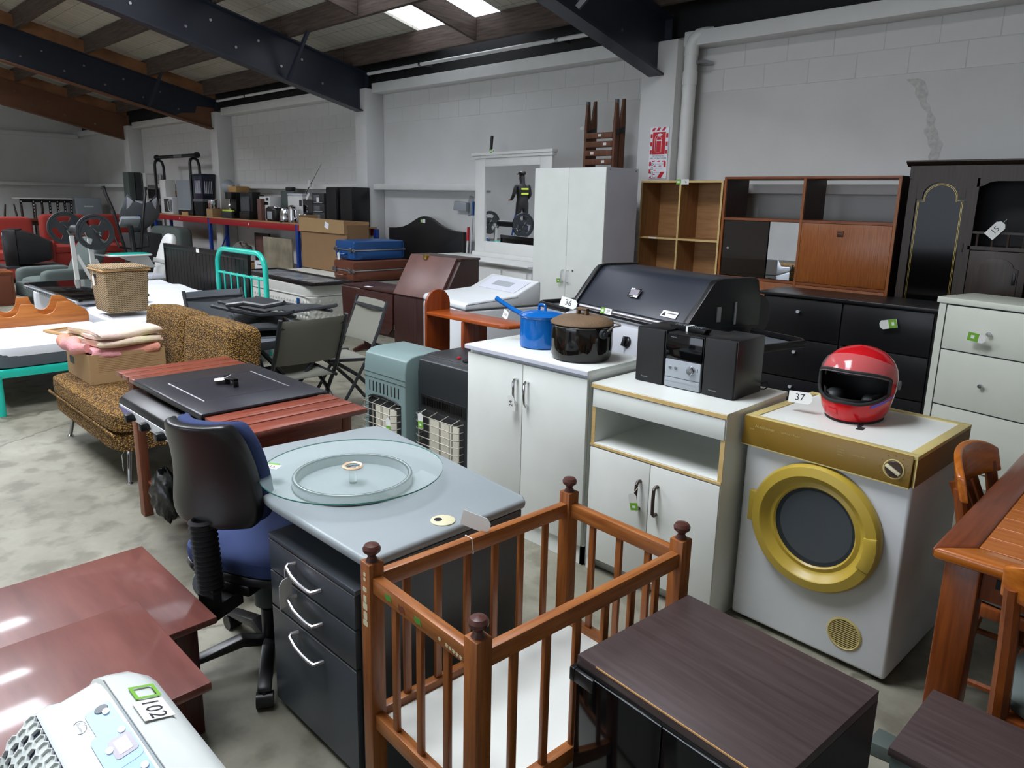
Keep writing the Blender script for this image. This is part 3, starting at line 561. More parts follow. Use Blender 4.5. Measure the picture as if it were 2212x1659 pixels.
# ---- television cabinet with glass doors
t = thing('television_cabinet', 'dark wenge television cabinet with black glass front beside the cot', 'cabinet', (-.885, 1.125, 0), -.085)
w, d, h = .475, .40, .66
obj('cabinet_top', 'wenge', t, box(0, 0, h-.024, w, d, h), .0015); obj('side_panel', 'wenge_dark', t, box(0, .015, 0, .018, d, h-.024)); obj('side_panel', 'wenge_dark', t, box(w-.018, .015, 0, w, d, h-.024)); obj('back_panel', 'wenge_dark', t, box(.018, d-.012, .02, w-.018, d, h-.024)); obj('bottom_panel', 'wenge_dark', t, box(.018, .02, .04, w-.018, d-.012, .06)); obj('shelf', 'wenge_dark', t, box(.018, .05, .33, w-.018, d-.012, .346))
obj('chipped_edge', 'tan_board', t, box(.055, -.0012, h-.0034, w-.002, .001, h-.0002))
for x0, x1 in ((.004, w/2-.002), (w/2+.002, w-.004)):
    dd = obj('glass_door', 'black_gloss', t, box(x0, -.004, .05, x1, .003, h-.03), .001); obj('door_edge', 'silver_plastic', dd, box(x0, -.0046, h-.033, x1, -.004, h-.031))
obj('hinge_clip', 'black', t, box(-.006, -.012, h-.062, .058, .008, h-.03)+box(-.010, -.014, h-.062, .004, .012, h-.028), .003); obj('door_rail', 'black', t, box(0, -.002, h-.031, w, .014, h-.024))
# ---- low brown cabinet, bottom right
t = thing('low_cabinet', 'low brown wood-grain cabinet in the bottom right corner by the dining table', 'cabinet', (-.36, 1.545, 0), -.03)
obj('cabinet_top', 'wenge', t, box(0, 0, .48, .5, .285, .5), .001); obj('carcass', 'wenge_dark', t, box(.01, .02, 0, .49, .28, .479)); dd = obj('door', 'dark_green_grey', t, box(.005, .004, .03, .495, .018, .477), .001); obj('handle_slot', 'alu', dd, box(.03, .001, .43, .09, .004, .438))
one('crumpled_carton', 'small crushed green and white carton on the floor behind the glass cabinet', 'carton', 'dark_green_grey', prism([(0, 0), (.09, -.02), (.12, .05), (.03, .08)], 'z', 0, .045), (-.56, 2.15, 0), .3, .004)

# ================================================================== dryer row
t = thing('clothes_dryer', 'white clothes dryer with mustard porthole door and brown-gold control panel', 'dryer', (-1.236, 2.535, 0), -.04)
w, d, h = .61, .55, .85
obj('body', 'white_metal', t, box(.008, .012, .02, w-.008, d, .835), .012, 3)
obj('top_frame', 'pale_gold', t, box(0, 0, .835, w, .03, .85)+box(0, d-.03, .835, w, d, .85)+box(0, .03, .835, .035, d-.03, .85)+box(w-.035, .03, .835, w, d-.03, .85), .002); obj('top_panel', 'white_melamine', t, box(.035, .03, .836, w-.035, d-.03, .846))
cp = obj('control_panel', 'gold_panel', t, prism([(-.004, .848), (-.014, .742), (-.004, .738), (.02, .738), (.02, .848)], 'x', -.002, w-.012), .003); obj('panel_trim', 'pale_gold', cp, box(-.002, -.0155, .738, w-.012, -.004, .7415)); obj('side_band', 'gold_panel', t, box(w-.009, .0, .742, w-.001, d, .834)); obj('side_band_trim', 'pale_gold', t, box(w-.004, -.003, .742, w, .001, .85))
TL = .094
def PF(x, z): return FR(x, -.0046-(.848-z)*.0943-.0008, z, -TL)
text('brand_text', 'Autolouver', .017, 'pale_gold', cp, PF(.085, .817)); text('maker_text', 'by Fisher + Paykel', .0095, 'pale_gold', cp, PF(.185, .817)); text('model_text', 'DE35F', .007, 'pale_gold', cp, PF(.035, .803)); text('cycle_text', 'DRYING TIME', .007, 'pale_gold', cp, PF(.43, .803))
for i, s in enumerate(('INDICATOR', 'NORMAL', 'DELICATE', 'AIR DRY')): text('option_text', s, .006, 'pale_gold', cp, PF(.37, .82-.009*i))
k = obj('timer_dial', 'pale_gold', cp, lathe([(.034, 0), (.034, -.002), (.031, -.003), (.030, -.001), (.0005, -.001)], (.545, -.0105, .792), 36, 'y')); obj('dial_knob', 'handle_brown', k, lathe([(.028, -.012), (.026, -.0145), (.0005, -.0145)], (.545, 0, .792), 32, 'y')); g = rot(box(.519, -.026, .787, .571, -.014, .797), .5, 'Y', (.545, 0, .792)); obj('dial_grip', 'ivory', k, g, .002)
for i in range(12):
    an = i*PI/6; obj('dial_mark', 'brass', cp, [x for x in mv(box(-.002, -.0006, -.001, .002, 0, .001), .545+.045*math.cos(an), -.0046-(.848-.792-.045*math.sin(an))*.0943, .792+.045*math.sin(an))])
cx, cz = .306, .497
dr = obj('door_ring', 'mustard', t, ring([(.236, .004), (.236, -.018), (.228, -.03), (.196, -.036), (.19, -.032), (.178, -.012), (.166, -.006), (.152, -.010), (.146, -.004), (.146, .006)], (cx, 0, cz), 72, 'y'))
obj('door_glass', 'drum_glass', dr, lathe([(.147, .0), (.13, .012), (.10, .022), (.05, .03), (.0005, .032)], (cx, -.004, cz), 48, 'y')); obj('drum_cavity', 'grey_locker', dr, lathe([(.147, .006), (.14, .011), (.0005, .0112)], (cx, 0, cz), 40, 'y'))
obj('door_latch', 'mustard', dr, prism([(cx+.215*math.cos(a)+.016, cz+.215*math.sin(a)) for a in (-.42, -.3, -.15, 0, .1, .2)]+[(cx+.19*math.cos(a)-.005, cz+.19*math.sin(a)) for a in (.2, 0, -.2, -.42)], 'y', -.038, .004), .004); obj('door_hinge', 'mustard', dr, box(cx-.252, -.02, cz-.05, cx-.225, .005, cz+.07), .004)
vr = obj('air_vent', 'pale_gold', t, ring([(.062, .004), (.062, -.003), (.056, -.006), (.052, -.003), (.052, .004)], (.452, .012, .132), 40, 'y')); obj('vent_recess', 'black_matte', vr, lathe([(.053, .004), (.0005, .004)], (.452, .0072, .132), 32, 'y'))
for i in range(13):
    z = .132-.046+i*.0077; c = math.sqrt(max(.0521**2-(z-.132)**2, 1e-5)); obj('vent_slat', 'pale_gold', vr, box(.452-c, .007, z-.0014, .452+c, .0115, z+.0014))
obj('foot', 'rubber', t, cyl((.05, .06, 0), (.05, .06, .02), .02)); obj('foot', 'rubber', t, cyl((w-.05, .06, 0), (w-.05, .06, .02), .02)); obj('foot', 'rubber', t, cyl((.05, d-.06, 0), (.05, d-.06, .02), .02)); obj('foot', 'rubber', t, cyl((w-.05, d-.06, 0), (w-.05, d-.06, .02), .02))
# ---- helmet on the dryer
t = thing('motorcycle_helmet', 'glossy red full-face motorcycle helmet with raised visor on the dryer', 'helmet', (-.955, 2.86, .8465), .06); t.scale = (1.1, 1.1, 1.06)
HK = 1.09
HS = [(0, .082, .115, .085), (.012, .094, .134, .098), (.04, .106, .150, .11), (.075, .113, .152, .12), (.11, .119, .146, .128), (.15, .121, .138, .132), (.185, .115, .126, .126), (.215, .099, .107, .108), (.238, .074, .08, .08), (.253, .042, .046, .046), (.26, .004, .004, .004)]
def hel(az, z, o=0.0):
    for i in range(len(HS)-1):
        if z <= HS[i+1][0] or i == len(HS)-2:
            u = (z-HS[i][0])/(HS[i+1][0]-HS[i][0]); b, ff, bk = (HS[i][k]+(HS[i+1][k]-HS[i][k])*u for k in (1, 2, 3)); break
    c, s = math.cos(az), math.sin(az)      # az 0 = front (-y)
    return ((b+o)*s, -((ff if c > 0 else bk)+o)*c, z)
def port(az):  # lower and upper edge of the eye port
    q = abs(az)/1.25
    if q >= 1: return None
    return .076+.026*q**2+.012*q**4-.006*math.exp(-(az/.3)**2)*-1, .182-.026*q**3
zs = [0, .006, .012, .025, .04, .055, .07, .08, .09, .10, .11, .12, .13, .14, .15, .16, .17, .18, .195, .21, .225, .238, .248, .255, .26]; N = 64
v = [hel(-PI+2*PI*k/N, z) for z in zs for k in range(N)]; f = []
for i in range(len(zs)-1):
    for k in range(N):
        az = -PI+2*PI*(k+.5)/N; zc = (zs[i]+zs[i+1])/2; pt = port(az)
        if pt and pt[0] < zc < pt[1]: continue
        f.append((i*N+k, i*N+(k+1) % N, (i+1)*N+(k+1) % N, (i+1)*N+k))
obj('shell', 'red_gloss', t, [(v, f)], sharp=60)
obj('lining', 'black_matte', t, [([hel(-PI+2*PI*k/40, .012+.235*i/12, -.012) for i in range(13) for k in range(40)], [(i*40+k, i*40+(k+1) % 40, (i+1)*40+(k+1) % 40, (i+1)*40+k) for i in range(12) for k in range(40) if not (port(-PI+2*PI*(k+.5)/40) and port(-PI+2*PI*(k+.5)/40)[0]+.01 < .012+.235*(i+.5)/12 < port(-PI+2*PI*(k+.5)/40)[1]-.01)]+[tuple(range(40))])])
lo = [hel(a, port(a)[0]-.002, .002) for a in [(-1.2+2.4*i/30) for i in range(31)]]; up = [hel(a, port(a)[1]+.002, .002) for a in [(1.2-2.4*i/30) for i in range(31)]]
obj('port_trim', 'rubber', t, tube(lo+up, .006, 8, True)); obj('base_trim', 'rubber', t, tube([hel(-PI+2*PI*k/40, .004, .001) for k in range(40)], .0065, 8, True)); 
vz = sheet(lambda u, q: hel(-1.5+3.0*u, .178+.062*q-.045*abs(2*u-1)**2.5, .006), 36, 10); obj('visor', 'visor', t, vz)
for s in (-1, 1): x, y, z = hel(s*1.62, .135, .004); obj('visor_pivot', 'mid_grey', t, cyl((x, y, z), (x+s*.006, y, z), .016, n=20)); obj('cheek_pad', 'dark_grey', t, soft(s*.06-.03, -.09, .02, s*.06+.03, .0, .10, 3, 14, 8))
obj('stripe', 'purple_stripe', t, sheet(lambda u, q: hel(.75+.75*u, .062+.012*q+.03*u, .0012), 12, 2)); obj('chin_vent', 'red_gloss', t, sheet(lambda u, q: hel(-.5+.35*u, .03+.02*q, .003), 8, 3)); obj('chin_strap', 'rubber', t, box(.05, -.14, .0, .06, -.09, .003)+box(.055, -.17, -.0005, .075, -.135, .0015))
lot_tag('white lot tag 37 tied to the front of the red helmet', '37', AX(-1.118, 2.735, .905, (.05, -.17, -.98), (.96, .12, .2)), 0, [(-1.05, 2.74, .928)], .045, .09)

# ---- microwave cabinet
t = thing('microwave_cabinet', 'white microwave cabinet with open niche and brown door handles carrying the stereo', 'cabinet', (-1.885, 2.42, 0))
w, d, h = .632, .50, .87
obj('cabinet_top', 'white_melamine', t, box(-.004, -.006, h-.02, w+.004, d, h)); obj('top_edge', 'beech_edge', t, box(-.004, -.0085, h-.02, w+.004, -.006, h-.004))
for x in (0, w-.018): obj('side_panel', 'white_melamine', t, box(x, .004, 0, x+.018, d, h-.02)); obj('panel_edge', 'beech_edge', t, box(x, .001, .59, x+.018, .004, .77))
obj('fascia', 'white_melamine', t, box(.004, -.004, .765, w-.004, .014, h-.024), .001); obj('niche_floor', 'white_melamine', t, box(.018, .0, .585, w-.018, d-.02, .603)); obj('niche_edge', 'beech_edge', t, box(.0, -.004, .588, w, 0, .598)); obj('back_panel', 'white_melamine', t, box(.018, d-.012, .05, w-.018, d, h-.02)); obj('plinth', 'white_melamine', t, box(.018, .05, 0, w-.018, .066, .06))
for x0, x1, hx_ in ((.003, w/2-.002, w/2-.055), (w/2+.002, w-.003, w/2+.03)):
    dd = obj('door', 'white_melamine', t, box(x0, -.004, .065, x1, .013, .582), .001); hx0 = hx_+.012
    obj('handle', 'handle_brown', dd, tube([(hx0, -.004, .50), (hx0, -.022, .502), (hx0, -.032, .492), (hx0, -.034, .44), (hx0, -.032, .388), (hx0, -.022, .378), (hx0, -.004, .38)], .0075, 10))
lot_tag('white and green lot tag hanging from the brown handle of the microwave cabinet', '', AX(-1.612, 2.372, .42, (1, .1, .25), (-.25, -.05, 1)), .42, [(-1.60, 2.384, .485)], .038, .075)
# ---- stereo
def speaker(x, label):
    t = thing('bookshelf_speaker', label, 'speaker', (x, 2.60, .87), group='bookshelf speakers of the stereo')
    obj('cabinet', 'black', t, box(0, .012, 0, .142, .235, .238), .002); obj('grille', 'black_matte', t, box(.003, 0, .003, .139, .0135, .235), .003); text('logo', 'Panasonic', .0085, 'silver_plastic', t, FR(.05, -.0006, .025)); return t
speaker(-1.80, 'black bookshelf speaker left of the silver stereo unit'); speaker(-1.472, 'black bookshelf speaker right of the silver stereo unit')
t = thing('stereo_unit', 'silver and black micro stereo unit between two black speakers', 'stereo', (-1.651, 2.60, .87))
obj('body', 'black', t, box(0, .012, 0, .172, .22, .232), .003); fr = obj('front_panel', 'silver_plastic', t, box(.002, 0, .004, .170, .014, .122), .003); obj('display', 'black_gloss', t, box(.002, .001, .124, .170, .014, .228), .002); obj('disc_tray', 'silver_plastic', t, box(.004, -.002, .028, .168, .002, .042), .001)
obj('volume_knob', 'chrome', fr, lathe([(.02, 0), (.02, -.004), (.015, -.016), (.0135, -.018), (.0005, -.018)], (.128, 0, .088), 32, 'y')); 
for x in (.028, .055): obj('button', 'chrome', fr, lathe([(.008, 0), (.007, -.003), (.0005, -.003)], (x, 0, .088), 18, 'y'))
text('logo', 'Panasonic', .007, 'silver_plastic', t, FR(.035, .0004, .217)); obj('seam', 'dark_grey', fr, box(.002, -.0004, .045, .17, .001, .047)); obj('usb_port', 'black', fr, box(.155, -.0006, .085, .158, .001, .1))
t = thing('remote_control', 'black remote control with a white rubber band lying on the stereo', 'remote', (-1.60, 2.70, 1.103), -.12)
obj('case', 'black', t, prism([(-.085, .0), (.085, .0), (.095, .02), (-.095, .02)], 'y', -.022, .022), .003); obj('rubber_band', 'tag_card', t, box(-.006, -.0235, -.001, .004, .0235, .0225)+[])
bt = []
for i in range(10):
    for j in range(3): bt += box(-.07+i*.0145, -.015+j*.0115, .02, -.061+i*.0145, -.008+j*.0115, .0225)
obj('button_pad', 'mid_grey', t, bt, kind='stuff')
one('speaker_cable', 'thin black speaker cable curling behind the right speaker', 'cable', 'rubber', tube([(-1.335, 2.84, .90), (-1.315, 2.86, .91), (-1.31, 2.87, .89), (-1.325, 2.86, .876), (-1.34, 2.86, .874), (-1.36, 2.87, .874)], .003, 6))
# ---- cupboard 24
t = thing('two_door_cupboard', 'white two-door cupboard with chrome handles carrying the cooking pots', 'cupboard', (-2.68, 2.405, 0))
w, d, h = .775, .40, .92
obj('cabinet_top', 'white_melamine', t, box(-.008, -.012, h-.022, w+.008, d+.005, h), .001); obj('top_edge', 'grey_lilac', t, box(-.008, -.0135, h-.021, w+.008, -.012, h-.004))
for x in (0, w-.018): obj('side_panel', 'white_melamine', t, box(x, .02, 0, x+.018, d, h-.022))
obj('back_panel', 'white_melamine', t, box(.018, d-.01, .05, w-.018, d, h-.022)); obj('plinth', 'white_melamine', t, box(.0, .02, 0, w, .036, .09)); obj('inner_rail', 'grey_lilac', t, box(.018, .021, .85, w-.018, .04, h-.022))
for x0, x1, hx0 in ((.002, w/2-.002, w/2-.035), (w/2+.002, w-.002, w/2+.035)):
    dd = obj('door', 'white_melamine', t, box(x0, 0, .10, x1, .018, .878), .001)
    obj('handle', 'chrome', dd, tube([(hx0, .0, .80), (hx0, -.018, .803), (hx0, -.026, .79), (hx0, -.026, .74), (hx0, -.022, .70), (hx0, -.006, .682), (hx0, .0, .680)], [.007, .008, .008, .0065, .007, .009, .007], 10))
lot_tag('white lot tag 24 hanging from the chrome handle of the pot cupboard', '24', AX(-2.335, 2.372, .69, (1, 0, .15), (.1, 0, 1)), 0, [(-2.33, 2.376, .76)], .048, .075)
# ---- pots
t = thing('blue_saucepan', 'blue enamel saucepan with lid and long handle on the white cupboard', 'saucepan', (-2.40, 2.645, .92))
obj('pan', 'blue_enamel', t, lathe([(.096, 0), (.106, .006), (.108, .02), (.108, .148), (.112, .152), (.109, .155), (.10, .15)], n=40)); l = obj('lid', 'blue_enamel', t, lathe([(.111, .155), (.113, .16), (.09, .172), (.05, .18), (.0005, .182)], n=40)); obj('lid_handle', 'blue_enamel', l, tube([(-.022, 0, .178), (-.02, 0, .202), (-.014, 0, .208), (.014, 0, .208), (.02, 0, .202), (.022, 0, .178)], .007, 8)); obj('handle', 'blue_enamel', t, tube([(-.108, -.0, .138), (-.19, .0, .158), (-.30, .0, .195), (-.325, .0, .205)], [.014, .012, .012, .013], 10))
lot_tag('small white tag 250 tied to the blue saucepan handle', '250', AX(-2.62, 2.61, 1.055, (-.25, -.1, -.95), (.9, -.3, -.25)), 0, [(-2.62, 2.645, 1.08)], .042, .055)
t = thing('stock_pot', 'large black enamel stock pot with rusty brown lid and wire bail', 'pot', (-2.095, 2.585, .92))
obj('pot', 'black_enamel', t, lathe([(.118, 0), (.132, .006), (.14, .025), (.143, .06), (.143, .13), (.141, .155), (.145, .16), (.14, .165), (.13, .16)], n=48)); l = obj('lid', 'cast_lid', t, lathe([(.143, .164), (.146, .168), (.142, .176), (.11, .192), (.06, .202), (.0005, .204)], n=48)); obj('lid_handle', 'cast_lid', l, box(-.03, -.012, .198, -.018, .012, .232)+box(.018, -.012, .198, .03, .012, .232)+box(-.03, -.012, .222, .03, .012, .234), .003)
for s in (-1, 1): obj('lug', 'cast_iron', t, cyl((s*.14, -.03*s, .135), (s*.158, -.034*s, .135), .02, n=14)); obj('rivet', 'steel', t, cyl((s*.157, -.034*s, .135), (s*.164, -.035*s, .135), .010, n=10))
obj('bail', 'wire', t, tube([(.155, -.03, .14)]+[(.16*math.cos(a), .06+.15*math.sin(a)-.03, .165-.012*math.sin(a)) for a in [PI*i/12 for i in range(13)]]+[(-.155, .03, .14)], .0045, 8))
lot_tag('white lot tag 36 lying on the lid handle of the black stock pot', '36', AX(-2.185, 2.59, 1.165, (-.1, -.3, -.9), (1, .2, .02)), 0, None, .045, .09)

# ================================================================== dining table and chairs (right)
t = thing('dining_table', 'polished orange-brown wooden dining table at the right edge', 'table', (-.02, 2.68, 0))
x0, x1, y0, y1, z = -.435, .435, -.6, .6, .75
obj('end_rail', 'rimu_x', t, prism([(x0+.001, y0), (x1-.001, y0), (x1-.09, y0+.09), (x0+.09, y0+.09)], 'z', z-.035, z), .010, 3); obj('end_rail', 'rimu_x', t, prism([(x0+.001, y1), (x0+.09, y1-.09), (x1-.09, y1-.09), (x1-.001, y1)], 'z', z-.035, z), .010, 3)
obj('side_rail', 'rimu_rail', t, prism([(x0, y0+.001), (x0+.089, y0+.09), (x0+.089, y1-.09), (x0, y1-.001)], 'z', z-.035, z), .010, 3); obj('side_rail', 'rimu_rail', t, prism([(x1, y0+.001), (x1, y1-.001), (x1-.089, y1-.09), (x1-.089, y0+.09)], 'z', z-.035, z), .010, 3)
nb = 11; bw = (y1-y0-.18)/nb
bm_ = mesh('board', box(x0+.09, .0006, z-.028, x1-.09, bw-.0006, z-.001), 'rimu_x', .001, 1)
for i in range(nb): o = bpy.data.objects.new('board', bm_); C.objects.link(o); o.parent = t; o.location = (0, y0+.09+i*bw, 0)
for sx in (-1, 1):
    for sy in (-1, 1): obj('leg', 'rimu_z', t, box(sx*.365-.042, sy*.53-.042, 0, sx*.365+.042, sy*.53+.042, z-.036), .006)
    obj('apron', 'rimu_z', t, box(sx*.36-.012, -.487, z-.13, sx*.36+.012, .487, z-.036)); obj('apron', 'rimu_z', t, box(-.322, sy*0+sx*.53-.012, z-.13, .322, sx*.53+.012, z-.036))
obj('corner_bracket', 'black', t, box(-.29, -.55, z-.085, -.15, -.543, z-.06))
def dining_chair(label, loc, rz):
    t = thing('dining_chair', label, 'chair', loc, rz, 'wooden dining chairs at the table')
    obj('seat_frame', 'rimu_z', t, box(-.2, -.19, .39, .2, .19, .43), .006); obj('seat_cushion', 'fabric_grey', t, soft(-.195, -.185, .425, .195, .185, .475, 4))
    for s in (-1, 1):
        obj('rear_leg', 'rimu_z', t, tube([(s*.18, -.215, 0), (s*.18, -.185, .2), (s*.18, -.175, .42), (s*.185, -.19, .62), (s*.19, -.225, .78)], [.020, .021, .023, .021, .018], 8)); obj('front_leg', 'rimu_z', t, tube([(s*.175, .165, 0), (s*.175, .165, .39)], [.017, .022], 8)); obj('stretcher', 'rimu_z', t, tube([(s*.178, -.18, .15), (s*.175, .165, .15)], .012, 6)); obj('stretcher', 'rimu_x', t, tube([(-.175, s*.165-.01, .22), (.175, s*.165-.01, .22)], .012, 6))
    for k in range(4): x = -.105+.07*k; obj('back_slat', 'rimu_z', t, tube([(x, -.18, .43), (x, -.2, .62), (x, -.25-.02*math.cos(x*8), .77)], .013, 6))
    def rail(u, v): a = (u-.5)*2; return (a*.215, -.268+.055*a*a+(.012 if 0 else 0)-.02*v, .745+.125*v-.045*abs(a)**3*v)
    g = sheet(rail, 16, 4)[0]; n = len(g[0]); w = 17; e = [i for i in range(w)]+[j*w+16 for j in range(1, 5)]+[4*w+i for i in range(15, -1, -1)]+[j*w for j in range(3, 0, -1)]
    obj('top_rail', 'rimu_x', t, [(g[0]+[(p[0], p[1]+.024, p[2]) for p in g[0]], g[1]+[tuple(q+n for q in r[::-1]) for r in g[1]]+[(e[i], e[i]+n, e[(i+1) % len(e)]+n, e[(i+1) % len(e)]) for i in range(len(e))])], .006, 2, sharp=60); return t
dining_chair('brown wooden dining chair with curved top rail between the dryer and the table', (-.275, 2.70, 0), -PI/2)
dining_chair('brown wooden dining chair pulled up to the near end of the dining table', (-.055, 2.14, 0), 0)

# ================================================================== flat-top barbecue table
t = thing('flat_barbecue_table', 'wooden barbecue trolley with slatted side shelves and flat black lid', 'barbecue', (-3.22, 1.42, 0))
Y0, Y1 = -.285, .28
for a, b in ((-.685, -.602), (-.593, -.512), (-.503, -.405), (.378, .472), (.482, .577), (.587, .69)): obj('plank', 'plank_y', t, box(a, Y0, .728, b, Y1, .75), .002)
obj('firebox', 'black', t, box(-.38, -.25, .56, .36, .25, .74), .006)
l = obj('lid', 'black_lid', t, box(-.395, Y0-.005, .748, .37, Y1, .762)+prism([(Y0-.005, .762), (Y0-.012, .755), (Y0-.012, .735), (Y0-.005, .735)], 'x', -.395, .37), .003)
obj('lid_ridge', 'black_lid', l, ring([(.292, .762), (.286, .7645), (.28, .762)], (0, 0, 0), 4)).matrix_basis = Matrix.Translation((-.01, -.005, 0)) @ Matrix.Diagonal((1.12, .82, 1, 1)) @ Matrix.Rotation(PI/4, 4, 'Z')
obj('lid_handle', 'black', l, box(-.052, -.012, .762, -.036, .012, .80)+box(.036, -.012, .762, .052, .012, .80)+box(-.052, -.012, .79, .052, .012, .80), .002)
cp = obj('control_housing', 'black', t, prism([(-.25, .715), (-.31, .715), (-.36, .69), (-.375, .655), (-.355, .60), (-.25, .585)], 'x', -.40, .34), .008); cpp = obj('control_panel', 'paper', cp, prism([(-.379, .668), (-.376, .655), (-.358, .607), (-.356, .607), (-.373, .655), (-.376, .668)], 'x', -.36, .30)); obj('flame_graphic', 'purple_stripe', cp, prism([(-.3785, .655), (-.362, .611), (-.3615, .611), (-.378, .655)], 'x', -.36, -.22))
for x in (-.2, -.02, .16): obj('knob', 'black', cp, rot(box(x-.018, -.408, .62, x+.018, -.366, .655), 0), .006)
for sx in (-1, 1):
    for sy in (-1, 1): obj('leg', 'plank_z', t, box(sx*.57-.03, sy*.235-.022, 0 if sx < 0 else .1, sx*.57+.03, sy*.235+.022, .727), .003)
    obj('top_rail', 'plank_y', t, box(sx*.57-.028, -.21, .64, sx*.57+.028, .21, .70)); obj('bottom_rail', 'plank_y', t, box(sx*.55-.02, -.21, .15, sx*.55+.02, .21, .19))
    wa = Vector((.87*sx, .5, 0))*.016; c = Vector((.46, -.33 if sx < 0 else .33, .08)); obj('wheel', 'mid_grey', t, cyl(tuple(c-wa), tuple(c+wa), .08, n=28), .004)
for i in range(7): obj('shelf_slat', 'plank_y', t, box(-.50+i*.15, -.24, .191, -.38+i*.15, .24, .207), .002)
lot_tag('white lot tag looped on the handle of the flat barbecue lid', '', AX(-3.30, 1.40, .778, (.15, .35, .02), (1, -.35, .12)), 0, [(-3.22, 1.42, .812)], .045, .10)
# black plastic bag on its lower shelf
def lump(cx, cy, cz, rx, ry, rz, amp, seed, n=22, m=14):
    r = random.Random(seed); ph = [(r.uniform(0, 6), r.randint(2, 7), r.randint(2, 6)) for _ in range(6)]; v = []; f = []
    for i in range(m+1):
        la = -PI/2+PI*i/m
        for k in range(n):
            lo = 2*PI*k/n; q = 1+amp*sum(math.sin(a+b*lo+c*la) for a, b, c in ph)/3
            v.append((cx+rx*q*math.cos(la)*math.cos(lo), cy+ry*q*math.cos(la)*math.sin(lo), cz+rz*q*math.sin(la)))
    for i in range(m):
        for k in range(n): f.append((i*n+k, i*n+(k+1) % n, (i+1)*n+(k+1) % n, (i+1)*n+k))
    return [(v, f)]
one('rubbish_bag', 'crumpled black plastic bag slumped over the lower barbecue shelf', 'bag', 'bin_bag', lump(0, 0, .10, .17, .12, .09, .16, 3)+lump(-.08, -.155, .03, .10, .06, .12, .2, 5), (-3.28, 1.30, .225), 0, sharp=80)

# ================================================================== sofa with box
t = thing('tweed_sofa', 'armless gold and brown tweed sofa on splayed metal legs', 'sofa', (-4.85, 1.6, 0))
obj('seat_base', 'sofa_tweed', t, soft(-.665, -.415, .20, .665, .43, .325, 9, 40, 12)); obj('seat_cushion', 'sofa_tweed', t, soft(-.665, -.42, .315, .665, .25, .435, 9, 40, 12))
for a, b in ((-.68, -.005), (.005, .70)): obj('back_cushion', 'sofa_tweed', t, rot(soft(a, .19, .40, b, .42, .85, 8, 32, 14), -.10, 'X', (0, .3, .4)))
obj('piping', 'sofa_tweed', t, tube([(-.66, -.418, .318), (.66, -.418, .318)], .008, 6))
for sx in (-1, 1):
    for sy in (-1, 1): l = obj('leg', 'steel', t, cyl((sx*.575, sy*.34, 0.012), (sx*.53, sy*.31, .215), .011, .016)); obj('foot_glide', 'chrome', l, lathe([(.02, 0), (.02, .006), (.01, .014)], (sx*.577, sy*.342, 0), 14))
lot_tag('white lot tag 28 hanging from the front leg of the tweed sofa', '28', AX(-4.29, 1.235, .135, (.9, -.2, 0), (0, 0, 1)), 0, [(-4.29, 1.255, .20)], .045, .09)
t = thing('blanket_carton', 'open brown cardboard carton on the tweed sofa holding blankets', 'carton', (-5.225, 1.53, .436))
for s in (((-.245, -.23, 0), (.245, -.225, .19)), ((-.245, .225, 0), (.245, .23, .19)), ((-.245, -.225, 0), (-.24, .225, .19)), ((.24, -.225, 0), (.245, .225, .19))): obj('wall', 'cardboard', t, box(*s[0], *s[1]))
obj('bottom', 'cardboard', t, box(-.24, -.225, 0, .24, .225, .004)); pl = []
for i in range(9): pl += box(.2452, -.18, .075+i*.011, .2456, .19-(.05 if i % 3 else 0), .0775+i*.011)
obj('printed_lines', 'kraft_dark', t, pl, kind='stuff'); obj('printed_logo', 'dark_grey', t, box(-.18, -.2306, .08, -.08, -.2301, .13))
def ribbon(prof, y0, y1, th, seed, n=14):
    """folded cloth: a snaking cross-section (x, z) carried along y with gentle waviness"""
    r = random.Random(seed); a, b, c = (r.uniform(0, 6) for _ in range(3)); m = len(prof); up = []; lo = []
    nr = []
    for i in range(m):
        p, q = prof[max(0, i-1)], prof[min(m-1, i+1)]; dx, dz = q[0]-p[0], q[1]-p[1]; L = math.hypot(dx, dz) or 1; nr.append((-dz/L, dx/L))
    for j in range(n+1):
        v = j/n; y = y0+(y1-y0)*v
        for i in range(m):
            w = .010*math.sin(5*v+a+i*.35)+.006*math.sin(11*v+b); z = .005*math.sin(7*v+c+i*.2); e = .012*math.sin(i*.9+a) if j in (0, n) else 0
            up.append((prof[i][0]+w+nr[i][0]*th/2, y+e, prof[i][1]+z+nr[i][1]*th/2)); lo.append((prof[i][0]+w-nr[i][0]*th/2, y+e, prof[i][1]+z-nr[i][1]*th/2))
    k = len(up); f = []
    for j in range(n):
        for i in range(m-1): q = (j*m+i, j*m+i+1, (j+1)*m+i+1, (j+1)*m+i); f += [q, tuple(t+k for t in q[::-1])]
        for i in (0, m-1): f.append((j*m+i, (j+1)*m+i, (j+1)*m+i+k, j*m+i+k))
    for j in (0, n):
        for i in range(m-1): f.append((j*m+i, j*m+i+1, j*m+i+1+k, j*m+i+k))
    return [(up+lo, f)]
def snake(a, layers, h):
    o = []
    for l in range(layers):
        z = l*h; s = 1 if l % 2 == 0 else -1
        o += [(s*(-a+2*a*i/8), z) for i in range(9)]
        if l < layers-1: o += [(s*(a+h*.45*math.sin(PI*k/5)), z+h*(1-math.cos(PI*k/5))/2) for k in range(1, 5)]
    return o
